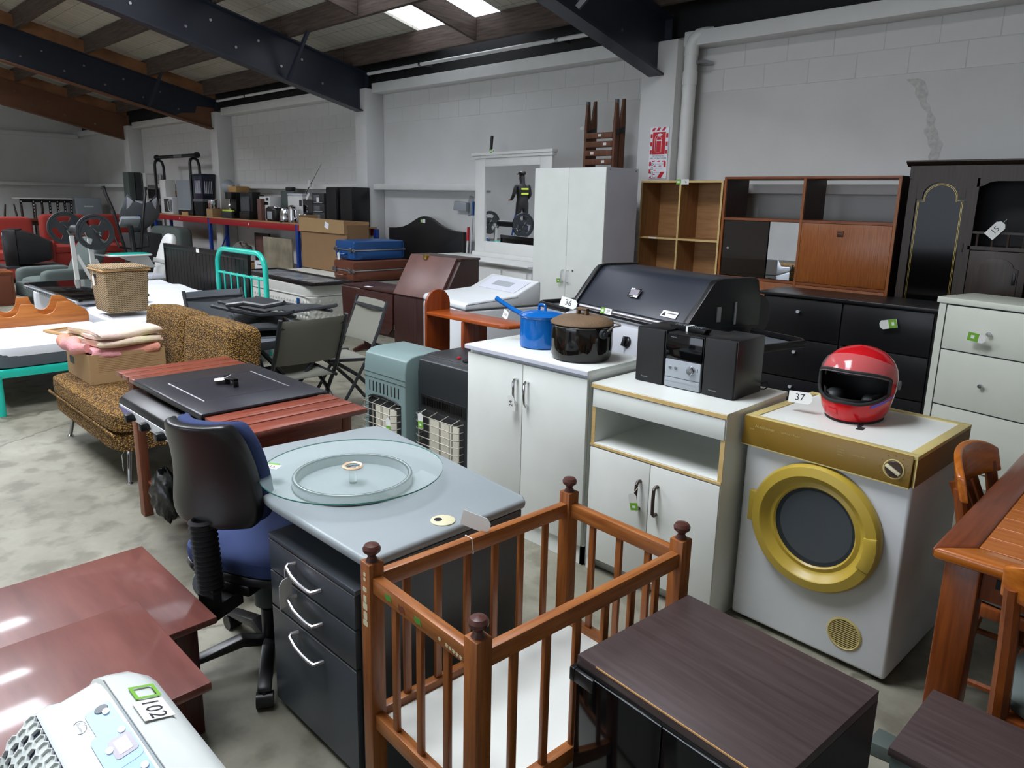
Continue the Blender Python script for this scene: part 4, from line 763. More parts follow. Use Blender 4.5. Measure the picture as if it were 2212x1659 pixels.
for m, sh, loc, rz, lab in (('blanket_pink', ribbon(snake(.20, 3, .032), -.19, .19, .024, 3), (-5.225, 1.53, .50), .05, 'bunched pink and peach blanket at the bottom of the carton'),
        ('blanket_pink', ribbon(snake(.205, 2, .04), -.20, .20, .03, 5), (-5.215, 1.53, .60), -.05, 'folded pink blanket level with the carton rim'),
        ('blanket', ribbon(snake(.215, 4, .026), -.20, .20, .02, 8), (-5.20, 1.535, .672), .12, 'folded cream, yellow and pink blanket on top of the pile')): one('folded_blanket', lab, 'blanket', m, sh, loc, rz, group='folded blankets in the carton', sharp=80)
one('blanket_roll', 'rolled pink blanket edge bulging over the front of the carton', 'blanket', 'blanket_pink', tube([(-.21, .0, .01), (-.14, -.03, .03), (-.06, -.045, .015), (.02, -.03, .035), (.10, -.04, .01), (.17, .0, .02)], [.03, .045, .036, .048, .04, .028], 14), (-5.2, 1.30, .645), .06, sharp=80)

# ================================================================== gas heaters
def heater(label, loc, w, d, h, mat, top_round, vents):
    t = thing('gas_heater', label, 'heater', loc)
    prof = [(.02, .03), (.0, .06), (.0, h-.10), (.012, h-.03), (.05, h-.008), (.1, h), (d-.04, h), (d, h-.03), (d, .03)]
    b = obj('cabinet', mat, t, prism(prof, 'x', 0, w), .008, 3)
    obj('grille_recess', 'black_matte', t, box(.04, -.003, .07, w-.04, .004, .44), .01)
    for i in range(3): x = .12+i*(w-.19)/3; obj('ceramic_panel', 'ceramic', t, box(x, -.007, .12, x+(w-.19)/3-.008, -.002, .40))
    for i in range(9): z = .09+i*.042; obj('guard_wire', 'wire', t, tube([(.045, .0, z), (.045, -.045, z), (.07, -.06, z), (w-.07, -.06, z), (w-.045, -.045, z), (w-.045, 0, z)], .0032, 6))
    for i in range(4): x = .08+i*(w-.16)/3; obj('guard_wire', 'wire', t, tube([(x, .0, .445), (x, -.056, .43), (x, -.057, .08), (x, 0, .07)], .003, 6))
    if vents:
        for i in range(9): x = .05+i*(w-.1)/8.5; obj('vent_slot', 'black', t, box(x, -.002, .475, x+.009, .004, .54), .002)
        obj('hood_trim', 'black', t, tube([(.05, -.004, .435), (.1, -.006, .452), (w/2, -.007, .46), (w-.1, -.006, .452), (w-.05, -.004, .435)], .008, 6)); obj('seam', 'dark_green_grey', t, box(0, -.0012, h-.145, w, .001, h-.141)+box(0, -.0012, .56, w, .001, .564))
    else:
        obj('vent_panel', 'black', t, box(.03, -.004, .455, w-.03, .004, .53), .006)
        for i in range(24): x = .05+i*(w-.1)/24; obj('vent_slot', 'black_gloss', t, box(x, -.0058, .47, x+.006, -.004, .515))
        obj('ignition_button', 'sign_red', t, lathe([(.011, h), (.011, h+.01), (.001, h+.012)], (w*.55, .1, 0), 16)); k = obj('control_dial', 'black', t, lathe([(.032, h), (.03, h+.006), (.001, h+.007)], (w*.72, .1, 0), 24)); obj('trim_line', 'alu', t, box(.02, .0485, h-.0075, w-.01, .051, h-.0045))
    for x in (.05, w-.05): obj('caster', 'black', t, cyl((x-.012, .06, .02), (x+.012, .06, .02), .02, n=16)); obj('caster', 'black', t, cyl((x-.012, d-.06, .02), (x+.012, d-.06, .02), .02, n=16))
    return t
heater('sage green cabinet gas heater with curved vented front', (-3.70, 2.47, 0), .41, .34, .735, 'green_heater', 1, True)
heater('charcoal cabinet gas heater with red ignition button beside the white cupboard', (-3.25, 2.53, 0), .45, .37, .755, 'charcoal_heater', 0, False)
lot_tag('white and green lot tag on the guard of the charcoal heater', '', AX(-3.13, 2.455, .40, (1, 0, .05), (0, 0, 1)), .45, [(-3.125, 2.468, .458)], .045, .09)
lot_tag('white and green lot tag on the guard of the sage green heater', '', AX(-3.355, 2.395, .33, (1, 0, .1), (0, 0, 1)), .45, [(-3.36, 2.405, .42)], .045, .09)

# ================================================================== arched book rack, washing machine, hooded barbecue
t = thing('arched_book_rack', 'orange-brown wooden book rack with an arched end behind the heaters', 'rack', (-3.70, 2.94, 0))
arch = [(0, 0), (.2, 0), (.2, .95)]+[(.1+.1*math.cos(a), .95+.1*math.sin(a)) for a in [PI*i/12 for i in range(1, 12)]]+[(0, .95)]
obj('end_panel', 'orange_wood_z', t, prism(arch, 'x', 0, .022), .003); obj('upright', 'orange_wood_z', t, box(.36, .0, 0, .382, .2, .888), .002)
obj('shelf_board', 'orange_wood_x', t, prism([(.022, 0), (.70, 0), (.75, .03), (.77, .1), (.75, .17), (.70, .2), (.022, .2)], 'z', .89, .912), .004); obj('lower_shelf', 'orange_wood_x', t, box(.022, 0, .25, .36, .2, .27))
t = thing('washing_machine', 'white top-loading washing machine with sloping control console', 'washing machine', (-4.36, 3.45, 0), -.2)
w, d = .64, .64
obj('cabinet', 'white_metal', t, box(0, 0, .03, w, d, .87), .015, 3); obj('top_deck', 'white_metal', t, prism([(.0, .875), (.0, .905), (.02, .925), (d-.22, .955), (d-.02, 1.05), (d, 1.045), (d, .875)], 'x', 0, w), .012, 3); obj('seam', 'mid_grey', t, box(.004, .004, .868, w-.004, d-.004, .877))
obj('lid_line', 'mid_grey', t, prism([(.004, .908), (d-.2, .94), (d-.2, .943), (.004, .911)], 'x', w-.002, w+.0008)); cpn = obj('console_panel', 'grey_lilac', t, prism([(d-.20, .9665), (d-.05, 1.0372), (d-.05, 1.0387), (d-.20, .968)], 'x', .08, w-.06)); obj('console_display', 'silver_plastic', cpn, prism([(d-.15, .9915), (d-.09, 1.0198), (d-.09, 1.0208), (d-.15, .9925)], 'x', .2, w-.2))
obj('hose_connector', 'navy_plastic', t, cyl((w*.9, d, .78), (w*.9, d+.05, .78), .06)); st = obj('rating_sticker', 'black', t, box(.42, -.001, .80, .50, .0, .83)); obj('flame_mark', 'sign_red', t, prism([(.42, .835), (.445, .835), (.435, .87)], 'y', -.001, 0))
for x in (.05, w-.05): obj('foot', 'rubber', t, cyl((x, .06, 0), (x, .06, .03), .02)); obj('foot', 'rubber', t, cyl((x, d-.06, 0), (x, d-.06, .03), .02))

t = thing('hooded_barbecue', 'black hooded gas barbecue with silver handle bar behind the pots', 'barbecue', (-2.40, 3.63, 0), -.25)
def hood(p): return [(-.20+p*0, .985), (-.215+p*0, 1.01), (-.06, 1.20), (-.03, 1.225), (.0, 1.235), (.24, 1.235), (.27, 1.22), (.30, 1.1), (.30, .985)]
obj('hood', 'steel_dark', t, prism(hood(0), 'x', -.47, .47), .006, 3)
for s in (-1, 1): obj('hood_end', 'black', t, prism([(y-.012 if y < 0 else y+.008, z+(.012 if z > 1 else 0)) for y, z in hood(0)], 'x', s*.47-.002 if s > 0 else -.51, .51 if s > 0 else -.468), .004)
obj('hood_handle', 'alu', t, cyl((-.40, -.25, 1.0), (.40, -.25, 1.0), .014)); 
for s in (-1, 1): obj('handle_bracket', 'black', t, box(s*.41-.02, -.265, .985, s*.41+.02, -.19, 1.012), .004)
bd = obj('badge', 'chrome', t, prism([(-.045, -.03), (.045, -.03), (.045, .03), (-.045, .03)], 'z', 0, .003), .002); bd.matrix_basis = AX(-.02, -.142+.0, 1.118, (1, 0, 0), (0, .63, .775)); obj('badge_face', 'ac_grey', bd, box(-.035, -.021, .003, .035, .021, .0036))
wl_ = obj('warning_label', 'paper', t, box(-.06, -.02, 0, .06, .02, .001)); wl_.matrix_basis = AX(.33, -.192, 1.045, (1, 0, 0), (0, .63, .775)); obj('warning_triangle', 'ink', wl_, prism([(-.053, -.013), (-.023, -.013), (-.038, .014)], 'z', .001, .0015)); obj('warning_text', 'mid_grey', wl_, box(-.015, .002, .001, .05, .008, .0014))
sticker(t, AX(-.12, -.266, 1.005, (1, 0, 0), (0, .3, .95)), '29', .1, .035)
obj('firebox', 'black', t, box(-.5, -.18, .80, .5, .28, .985)); cp = obj('control_panel', 'alu_matte', t, prism([(-.18, .955), (-.27, .945), (-.315, .80), (-.315, .765), (-.18, .765)], 'x', -.52, .52), .004)
for i, x in enumerate((-.36, -.12, .12, .36)): k = obj('knob', 'black', cp, xf(lathe([(.032, 0), (.03, .012), (.022, .016), (.001, .017)], n=20)+box(-.008, -.028, .01, .008, .028, .034), AX(x, -.298, .865, (1, 0, 0), (0, .297, .955))), .002)
obj('cart', 'black', t, box(-.5, -.25, .12, .5, .26, .765)); 
for s in (-1, 1):
    st = obj('side_shelf', 'mid_grey', t, box(s*.54-.02 if s > 0 else -.88, -.24, .93, .88 if s > 0 else -.52, .22, .945)); obj('shelf_frame', 'black', st, tube([(s*.53, -.25, .955), (s*.84, -.25, .955), (s*.89, -.2, .955), (s*.89, .2, .955), (s*.84, .24, .955), (s*.53, .24, .955)], .018, 8))
    for yy in (-.2, .2): obj('wheel', 'rubber', t, cyl((s*.44-.02, yy, .06), (s*.44+.02, yy, .06), .06, n=18))
obj('rear_guard', 'black', t, lathe([(.12, 0), (.12, .02), (.001, .02)], (0, 0, 0), 20, 'x')).matrix_basis = Matrix.Translation((.46, .31, 1.03))
obj('rotisserie_bracket', 'steel', t, box(.511, -.03, 1.02, .517, .0, 1.10)+box(.511, .1, 1.0, .517, .115, 1.12))

# ================================================================== folding furniture
def fold_chair(label, loc, rz, mat='mesh_grey'):
    t = thing('folding_chair', label, 'chair', loc, rz, 'folding patio chairs')
    for s in (-1, 1):
        obj('back_leg', 'frame_charcoal', t, tube([(s*.24, .22, 0.01), (s*.24, .08, .22), (s*.24, -.08, .48), (s*.24, -.16, .66), (s*.24, -.23, .86)], .014, 6)); obj('seat_leg', 'frame_charcoal', t, tube([(s*.215, -.26, 0.01), (s*.215, -.14, .16), (s*.215, .02, .32), (s*.215, .2, .44)], .014, 6)); obj('seat_rail', 'frame_charcoal', t, tube([(s*.215, -.12, .425), (s*.215, .24, .45)], .013, 6))
    obj('cross_bar', 'frame_charcoal', t, tube([(-.24, -.205, .80), (.24, -.205, .80)], .012, 6)); obj('cross_bar', 'frame_charcoal', t, tube([(-.215, .24, .45), (.215, .24, .45)], .012, 6)); obj('cross_bar', 'frame_charcoal', t, tube([(-.215, -.235, .04), (.215, -.235, .04)], .012, 6)); obj('cross_bar', 'frame_charcoal', t, tube([(-.24, .19, .05), (.24, .19, .05)], .012, 6))
    obj('back_sling', mat, t, sheet(lambda u, v: ((u-.5)*.455, -.105-.125*v+.03*math.sin(u*PI)*-1, .54+.31*v), 8, 6, .004)); obj('seat_sling', mat, t, sheet(lambda u, v: ((u-.5)*.41, -.1+.33*v, .428+.02*v-.03*math.sin(u*PI)*math.sin(v*PI)), 8, 8, .004)); return t
fold_chair('charcoal folding chair with its olive sling back towards the viewer', (-4.43, 2.43, 0), PI/2); fold_chair('charcoal folding chair standing farther back beside the dark drop-leaf table', (-4.78, 3.03, 0), PI-.12); fold_chair('charcoal folding chair behind the patio table facing the viewer', (-5.72, 2.52, 0), -PI/2, 'mid_grey')
t = thing('patio_table', 'charcoal folding patio table with crossed legs behind the tweed sofa', 'table', (-4.95, 2.48, 0), .0)
obj('table_top', 'mid_grey', t, box(-.5, -.32, .665, .5, .30, .68), .004); obj('rim', 'frame_charcoal', t, box(-.51, -.335, .63, .51, -.32, .685)+box(-.51, .30, .63, .51, .315, .685)+box(-.51, -.32, .63, -.5, .30, .685)+box(.5, -.32, .63, .51, .30, .685), .003)
for s in (-1, 1): obj('leg', 'frame_charcoal', t, tube([(s*.42, -.28, 0.01), (s*.42, .25, .64)], .016, 6)); obj('leg', 'frame_charcoal', t, tube([(s*.38, .25, 0.01), (s*.38, -.28, .64)], .016, 6))
obj('stretcher', 'frame_charcoal', t, tube([(-.42, -.28, .03), (.42, -.28, .03)], .012, 6))
def folded_chair(label, loc, rz):
    t = thing('folded_chair', label, 'chair', loc, rz, 'folded chairs on the patio table')
    for s in (-1, 1): obj('frame_rail', 'frame_charcoal', t, tube([(-.42, s*.20, .03), (-.2, s*.20, .015), (.1, s*.20, .014), (.35, s*.20, .05), (.42, s*.2, .07)], .014, 6)); obj('seat_leg', 'frame_charcoal', t, tube([(-.38, s*.17, .06), (-.1, s*.17, .04), (.2, s*.17, .03), (.4, s*.17, .03)], .013, 6))
    obj('armrest', 'frame_charcoal', t, tube([(-.25, -.2, .05), (-.05, -.21, .085), (.15, -.21, .08), (.33, -.2, .12)], .017, 8)); obj('sling', 'dark_grey', t, sheet(lambda u, v: (-.38+.74*u, (v-.5)*.36, .045+.018*math.sin(u*9)+.02*math.sin(v*PI)), 16, 6, .004)); obj('cross_bar', 'frame_charcoal', t, tube([(.42, -.2, .07), (.42, .2, .07)], .012, 6)); return t
folded_chair('folded charcoal chair lying flat on the patio table', (-4.93, 2.43, .682), -.35); folded_chair('second folded charcoal chair stacked on the one on the patio table', (-4.88, 2.50, .80), .25)

# ================================================================== furniture along the back wall
# ---- teak wall unit
t = thing('wall_unit', 'teak wall unit with open top shelves, sliding glass doors and a drop front', 'wall unit', (-3.245, 5.85, 0))
w, d, h, m, k = 1.412, .40, 1.86, .70, .02
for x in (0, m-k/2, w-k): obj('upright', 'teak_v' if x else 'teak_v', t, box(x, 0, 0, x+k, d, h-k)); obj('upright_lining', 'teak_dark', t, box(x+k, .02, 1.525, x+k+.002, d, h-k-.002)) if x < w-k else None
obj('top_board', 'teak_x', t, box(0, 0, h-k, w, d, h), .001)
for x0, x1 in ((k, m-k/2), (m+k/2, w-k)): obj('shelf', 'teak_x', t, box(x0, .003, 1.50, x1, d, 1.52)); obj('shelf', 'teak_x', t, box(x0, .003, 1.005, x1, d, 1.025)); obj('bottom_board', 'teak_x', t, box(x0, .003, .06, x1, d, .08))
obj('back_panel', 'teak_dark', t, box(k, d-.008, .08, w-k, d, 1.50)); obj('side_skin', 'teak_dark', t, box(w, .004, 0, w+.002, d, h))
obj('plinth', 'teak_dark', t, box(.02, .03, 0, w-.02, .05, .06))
g = obj('glass_door', 'smoked_glass', t, box(k+.004, .012, 1.03, .43, .017, 1.496)); obj('finger_pull', 'chrome', g, lathe([(.012, 0), (.012, -.002), (.001, -.003)], (.075, .012, 1.26), 14, 'y')); g = obj('glass_door', 'mirror', t, box(.43, .024, 1.03, m-k/2-.004, .029, 1.496))
def pull(o, x, z): p = obj('handle', 'teak_dark', o, box(x-.024, -.0035, z-.024, x+.024, .001, z+.024), .002); obj('handle_bar', 'teak_x', p, box(x-.018, -.005, z-.004, x+.018, -.003, z+.004)+box(x+.014, -.005, z-.018, x+.02, -.003, z+.018)+box(x-.018, -.005, z+.014, x+.018, -.003, z+.02))
dd = obj('drop_front', 'teak_v', t, box(m+k/2+.002, .0, 1.028, w-k-.002, .018, 1.497), .001); pull(dd, 1.02, 1.425)
for x in (.82, 1.22): obj('hinge_line', 'teak_dark', dd, box(x-.05, -.0006, 1.033, x+.05, 0, 1.036))
for x0, x1, hx0 in ((k+.002, m-k/2-.002, .24), (m+k/2+.002, w-k-.002, 1.02)): dd = obj('cupboard_door', 'teak_v', t, box(x0, 0, .085, x1, .018, 1.002), .001); pull(dd, hx0, .93)
lot_tag('tiny white tag dangling between the bookcase and the teak wall unit', '', AX(-3.25, 5.838, .985, (1, 0, 0), (0, 0, 1)), 0, [(-3.25, 5.846, 1.07)], .03, .05)
# ---- beech bookcase
t = thing('cube_bookcase', 'light beech bookcase with two columns of square compartments', 'bookcase', (-4.11, 5.86, 0))
w, d, h, k = .85, .31, 1.83, .018
for x in (0, w/2-k/2, w-k): u = obj('upright', 'beech_z', t, box(x, .004, 0, x+k, d, h-k)); obj('edge_strip', 'beech_edge', u, box(x, .0, 0, x+k, .004, h-k))
tp = obj('top_board', 'beech', t, box(0, .004, h-k, w, d, h)); obj('edge_strip', 'beech_edge', tp, box(0, 0, h-k, w, .004, h)); obj('back_panel', 'beech', t, box(k, d-.006, .05, w-k, d, h-k))
for z in (1.30, .80, .30, .05):
    for x0, x1 in ((k, w/2-k/2), (w/2+k/2, w-k)): s = obj('shelf', 'beech', t, box(x0, .004, z, x1, d-.006, z+k)); obj('edge_strip', 'beech_edge', s, box(x0, 0, z, x1, .004, z+k))
sticker(t, FR(w/2+.02, -.001, h-.012), '16', .13, .045); sticker(t, FR(.16, -.001, 1.309), '', .09, .012, False)
# ---- dark hutch
t = thing('dark_hutch', 'dark oak display hutch with arched glass door and gold lines', 'hutch', (-1.785, 5.85, 0))
w, d, h = 1.2, .42, 1.94
obj('carcass', 'oak_dark', t, box(0, .02, 0, .02, d, h)+box(w-.02, .02, 0, w, d, h)+box(0, d-.015, 0, w, d, h)+box(.02, .02, .88, w-.02, d, .9)); obj('cornice', 'oak_dark', t, prism([(.02, h-.02), (-.015, h), (-.03, h+.012), (-.03, h+.022), (d, h+.022), (d, h-.02)], 'x', -.025, w+.025)); obj('head_rail', 'oak_dark', t, box(0, .0, 1.84, w, .02, 1.925))
x0, x1 = .02, .41; cx = (x0+x1)/2
ap = [(cx-.155, .98), (cx-.155, 1.70), (cx-.115, 1.70)]+[(cx+.115*math.cos(a), 1.715+.1*math.sin(a)) for a in [PI-PI*i/12 for i in range(1, 12)]]+[(cx+.115, 1.70), (cx+.155, 1.70), (cx+.155, .98)]
dl = obj('glazed_door', 'oak_dark', t, box(x0, 0, .93, cx-.156, .02, 1.84)+box(cx+.156, 0, .93, x1, .02, 1.84)+box(cx-.156, 0, .93, cx+.156, .02, .979)+prism([(cx-.156, 1.84), (cx+.156, 1.84)]+[(p[0], p[1]) for p in ap[1:-1]][::-1], 'y', 0, .02))
obj('door_glass', 'cabinet_glass', dl, prism(ap, 'y', .012, .016))
for o in (.012, .02): obj('gold_line', 'brass', dl, tube([(p[0]*(1-o/.16)+cx*o/.16, .0115, p[1]-(o if p[1] > 1.69 else 0)) for p in ap], .0013, 4))
obj('keyhole', 'black', dl, box(x1-.012, -.004, 1.34, x1-.004, 0, 1.40), .002)
obj('niche_frame', 'oak_dark', t, prism([(.43, 1.84), (.43, 1.78), (.47, 1.79), (.5, 1.81), (.54, 1.82), (1.05, 1.82), (1.1, 1.81), (1.14, 1.78), (1.18, 1.78), (1.18, 1.84)], 'y', .0, .02)+box(.41, 0, .93, .445, .02, 1.84)+box(1.165, 0, .93, 1.2, .02, 1.84)); obj('niche_back', 'black_matte', t, box(.43, .3, 1.38, 1.18, .31, 1.84)); obj('niche_floor', 'oak_dark', t, box(.43, .0, 1.36, 1.18, .4, 1.385)); obj('gallery_rail', 'oak_dark', t, box(.445, .004, 1.47, 1.165, .016, 1.485))
for i in range(8): obj('spindle', 'oak_dark', t, cyl((.48+.09*i, .01, 1.385), (.48+.09*i, .01, 1.47), .008, n=8))
for x0 in (.45, .82): dd = obj('panel_door', 'oak_dark', t, box(x0, 0, .93, x0+.34, .02, 1.355), .002); obj('raised_panel', 'oak_dark', dd, prism([(x0+.04, .97), (x0+.3, .97), (x0+.3, 1.24)]+[(x0+.17+.1*math.cos(a), 1.25+.06*math.sin(a)) for a in [PI*i/10 for i in range(11)]]+[(x0+.04, 1.24)], 'y', -.006, .001), .004); obj('drop_handle', 'black', dd, box(x0+.27, -.016, 1.14, x0+.29, -.006, 1.22), .004)
for x0 in (.02, .41, .80): dd = obj('lower_door', 'oak_dark', t, box(x0, 0, .06, x0+.38, .02, .87), .002)
lot_tag('white lot tag 15 hanging in the open niche of the dark hutch', '15', AX(-1.2, 5.83, 1.50, (.75, 0, -.6), (.6, 0, .75)), 0, [(-1.15, 5.85, 1.57)], .07, .12)
# ---- black dresser
t = thing('black_dresser', 'black six-drawer dresser with silver knobs in front of the teak unit', 'dresser', (-2.53, 5.26, 0))
w, d, h = 1.22, .43, 1.0
obj('carcass', 'black_matte', t, box(.012, .018, .04, w-.012, d, h-.025)); obj('dresser_top', 'vinyl_black', t, box(-.012, -.022, h-.025, w+.012, d, h), .005, 3); obj('plinth', 'black_matte', t, box(.03, .03, 0, w-.03, d-.02, .04))
for c in (0, 1):
    for r, (z0, z1) in enumerate(((.675, .965), (.375, .665), (.06, .365))):
        x0 = .03+c*.585; dd = obj('drawer', 'vinyl_black', t, box(x0, 0, z0, x0+.57, .02, z1), .002); zk = z0+.2 if r < 2 else z0+.25; obj('knob', 'alu_matte', dd, cyl((x0+.27, -.03, zk), (x0+.27, 0, zk), .013, .008, n=16))
lot_tag('white and green lot tag hanging from a knob of the black dresser', '', AX(-1.60, 5.215, .868, (-.25, 0, .97), (-.97, 0, -.2)), .45, None, .06, .11)
# ---- white chest
t = thing('tall_chest', 'tall off-white chest of drawers with small silver knobs behind the dryer', 'chest of drawers', (-1.255, 4.99, 0), -.22)
w, d, h = .72, .42, 1.11
obj('carcass', 'cream_metal', t, box(.0, .006, 0, w, d, h-.03)); obj('chest_top', 'cream_metal', t, box(-.012, -.014, h-.035, w+.012, d, h), .003); obj('stile', 'cream_metal', t, box(0, -.004, 0, .04, .006, h-.036)); obj('stile', 'cream_metal', t, box(w-.04, -.004, 0, w, .006, h-.036))
for z0, z1 in ((.80, 1.065), (.455, .792), (.09, .447)): dd = obj('drawer', 'cream_metal', t, box(.048, -.006, z0, w-.048, .004, z1), .002); obj('knob', 'alu', dd, lathe([(.005, -.006), (.006, -.02), (.014, -.026), (.012, -.036), (.001, -.038)], (.31, 0, (z0+z1)/2-.005), 18, 'y'))
obj('drawer_gap', 'dark_grey', t, box(.042, .0, .085, w-.042, .006, 1.072))
lot_tag('green and white lot tag sticking out from the knob of the white chest', '', AX(-1.01, 4.862, .905, (-.1, 0, -1), (.95, -.2, -.1)), .6, None, .05, .10)
one('cable_coil', 'dark grey coil of cable on the floor between dryer and white chest', 'cable', 'mid_grey', sum([tube(arc((0, 0, .035+.018*i), .10-.012*i, 0, 2*PI, 24, 'xy', .07)[:-1], .012, 6, True) for i in range(4)], []), (-.62, 3.62, 0))
# ---- wardrobe
t = thing('white_wardrobe', 'tall plain white two-door wardrobe with a ladder behind it', 'wardrobe', (-4.86, 5.2, 0))
w, d, h = .84, .48, 1.925
obj('carcass', 'grey_lilac', t, box(0, .02, .0, w, d, h)); 
for x0, x1, hx0 in ((0, w/2-.002, w/2-.03), (w/2+.002, w, w/2+.03)): dd = obj('door', 'white_melamine', t, box(x0, 0, .06, x1, .018, h-.002), .001); obj('handle', 'white_metal', dd, tube([(hx0, 0, 1.0), (hx0, -.03, 1.0), (hx0, -.036, .99), (hx0, -.036, .90), (hx0, -.03, .89), (hx0, 0, .89)], .006, 8))
obj('lock', 'steel', dd, cyl((w/2+.085, -.004, 1.0), (w/2+.085, 0, 1.0), .01)); 
for y in (.06, .44): obj('screw_cap', 'dark_grey', t, cyl((w, y, h-.02), (w+.001, y, h-.02), .006, n=8))
lot_tag('white and green lot tag hanging on the wardrobe door handles', '', AX(-4.485, 5.152, .92, (1, 0, .1), (0, 0, 1)), .5, [(-4.48, 5.166, 1.0)], .045, .08)
# ---- folded wooden ladder behind the wardrobe
t = thing('wooden_ladder', 'paint-spattered folding wooden step ladder standing behind the wardrobe', 'ladder', (-4.75, 6.10, 0))
for x in (-.19, .17):
    s = obj('stile', 'ladder_wood', t, prism([(-.10, 0), (-.015, 0), (-.012, 2.38), (-.04, 2.60), (-.07, 2.61), (-.085, 2.4)], 'x', x-.014, x+.014), .003); obj('stile', 'ladder_wood', t, prism([(.005, 0), (.09, 0), (.085, 2.4), (.07, 2.63), (.045, 2.625), (.004, 2.38)], 'x', x-.014, x+.014), .003); obj('hinge', 'black', t, rot(box(x-.018, -.07, 2.29, x+.02, .07, 2.345), .3, 'X', (0, 0, 2.32)), .003); obj('stile_tip', 'mid_grey', s, box(x-.0145, -.072, 2.575, x+.0145, -.038, 2.612))
for i in range(14): st = obj('step', 'ladder_wood', t, box(-.176, -.09, 2.25-.085*i, .156, -.02, 2.305-.085*i), .002); obj('paint_drip', 'white_paint', st, box(-.02+.09*math.sin(i*2.3), -.0915, 2.265-.085*i, .02+.09*math.sin(i*2.3), -.09, 2.29-.085*i)) if i < 6 else None
lot_tag('tiny white tag 27 hanging left of the wooden ladder', '27', AX(-5.01, 6.04, 2.36, (0, 0, 1), (-1, 0, 0)), 0, [(-4.95, 6.03, 2.40)], .03, .045)
# ---- fire extinguisher sign on the pilaster
t = thing('extinguisher_sign', 'red and white striped fire extinguisher sign on the pilaster', 'sign', (-4.165, 6.195, 2.10)); sw, sh = .105, .24
obj('board', 'paper', t, box(-sw, -.004, -sh, sw, 0, sh))
def para(x, z, ww, hh, sl): return prism([(x, z), (x+ww, z), (x+ww+sl, z+hh), (x+sl, z+hh)], 'y', -.0055, -.004)
for x, z, ww, hh, sl in [(-.09, .205, .03, .03, .02), (-.035, .207, .03, .03, .02), (.025, .207, .03, .03, .02)]+[(s, .14-.075*i, .022, .04, .0) for i in range(3) for s in (-.098, .078)]+[(-.098, -.12, .022, .04, 0), (-.098, -.19, .022, .04, 0), (.07, -.13, .022, .05, .0), (.0, -.235, .045, .06, .04), (-.07, -.082, .03, .012, .012), (-.01, -.082, .03, .012, .012), (.045, -.082, .03, .012, .012), (-.05, -.125, .025, .008, .01), (.01, -.125, .025, .008, .01), (-.045, -.165, .025, .008, .01), (-.055, -.205, .025, .008, .01), (-.095, -.236, .02, .015, .01), (-.05, -.236, .025, .008, .01)]: obj('stripe', 'sign_red', t, para(x, z, ww, hh, sl))
r = obj('red_panel', 'sign_red', t, box(-.072, -.0055, -.012, .072, -.004, .195)); 
bt = [(-.028, .008), (.028, .008), (.028, .13), (.016, .15), (-.016, .15), (-.028, .13)]
obj('extinguisher_outline', 'paper', r, tube([(p[0], -.0058, p[1]) for p in bt], .0022, 4, True)+tube([(-.046, -.0058, .02), (-.046, -.0058, .14), (-.04, -.0058, .158), (-.022, -.0058, .17), (-.0, -.0058, .172)], .002, 4)); obj('extinguisher_band', 'paper', r, box(-.026, -.0062, .112, .026, -.0055, .124)); obj('extinguisher_handle', 'paper', r, prism([(-.02, .16), (.012, .158), (.04, .168), (.04, .172), (.01, .182), (-.015, .178)], 'y', -.0062, -.0055))
text('sign_text', 'DRY POWDER', .022, 'ink', t, FR(0, -.0045, -.028)); text('sign_text', 'FIRE EXTINGUISHER', .021, 'ink', t, FR(0, -.0045, -.05))
for i, s in enumerate(('SUITABLE FOR WOOD, PAPER', 'FLAMMABLE LIQUIDS', 'ELECTRICAL EQUIPMENT', 'NOT FOR FAT')): text('sign_small_text', s, .009, 'ink', t, FR(.01, -.0045, -.103-.04*i)); obj('pictogram', 'dark_grey', t, ring([(.014, -.0048), (.014, -.004), (.010, -.004), (.010, -.0048)], (-.062, 0, -.105-.04*i), 12, 'y'))
# ---- white dresser with mirror
t = thing('mirror_dresser', 'white painted dresser with a large framed mirror beside the wardrobe', 'dresser', (-6.86, 5.58, 0), -.136)
w, d, h = 1.88, .44, .98
obj('carcass', 'white_paint', t, box(.05, .03, .03, w-.03, d, h-.03)); obj('dresser_top', 'white_paint', t, prism([(-.02, h-.03), (-.05, h-.012), (-.05, h), (d, h), (d, h-.03)], 'x', -.03, w+.0), .003)
for i in range(4):
    x0 = .10+i*.43; dd = obj('door', 'white_paint', t, box(x0, .012, .10, x0+.39, .03, .90), .002); obj('door_moulding', 'white_paint', dd, ring([(.5, 0), (.5, -.012), (.46, -.004), (.46, 0)], (0, 0, 0), 4, 'y')).matrix_basis = Matrix.Translation((x0+.195, .012, .5)) @ Matrix.Diagonal((.44, 1, .96, 1)) @ Matrix.Rotation(PI/4, 4, 'Y')
mx0, mx1, mz0, mz1 = .364, 1.72, h, 2.14; y = .39; FW = .186
mf = obj('mirror_frame', 'white_paint', t, box(mx0, y-.03, mz0+.05, mx0+FW, y, mz1-.06)+box(mx1-FW, y-.03, mz0+.05, mx1, y, mz1-.06)+box(mx0+FW, y-.03, mz0+.05, mx1-FW, y, mz0+.175)+box(mx0+FW, y-.03, mz1-.15, mx1-FW, y, mz1-.06), .003); obj('mirror_cornice', 'white_paint', mf, box(mx0-.03, y-.05, mz1-.06, mx1+.03, y+.01, mz1-.03)+box(mx0-.045, y-.065, mz1-.03, mx1+.045, y+.012, mz1), .004); obj('mirror_foot', 'white_paint', mf, box(mx0-.03, y-.05, mz0, mx1+.03, y+.01, mz0+.05), .004)
gl = obj('mirror_glass', 'mirror', mf, rot(box(mx0+FW-.01, y-.016, mz0+.165, mx1-FW+.01, y-.012, mz1-.14), .009, 'X', (0, y-.014, 1.57))); sticker(mf, FR(mx0+.38, y-.066, mz1+.012), '40', .09, .04)
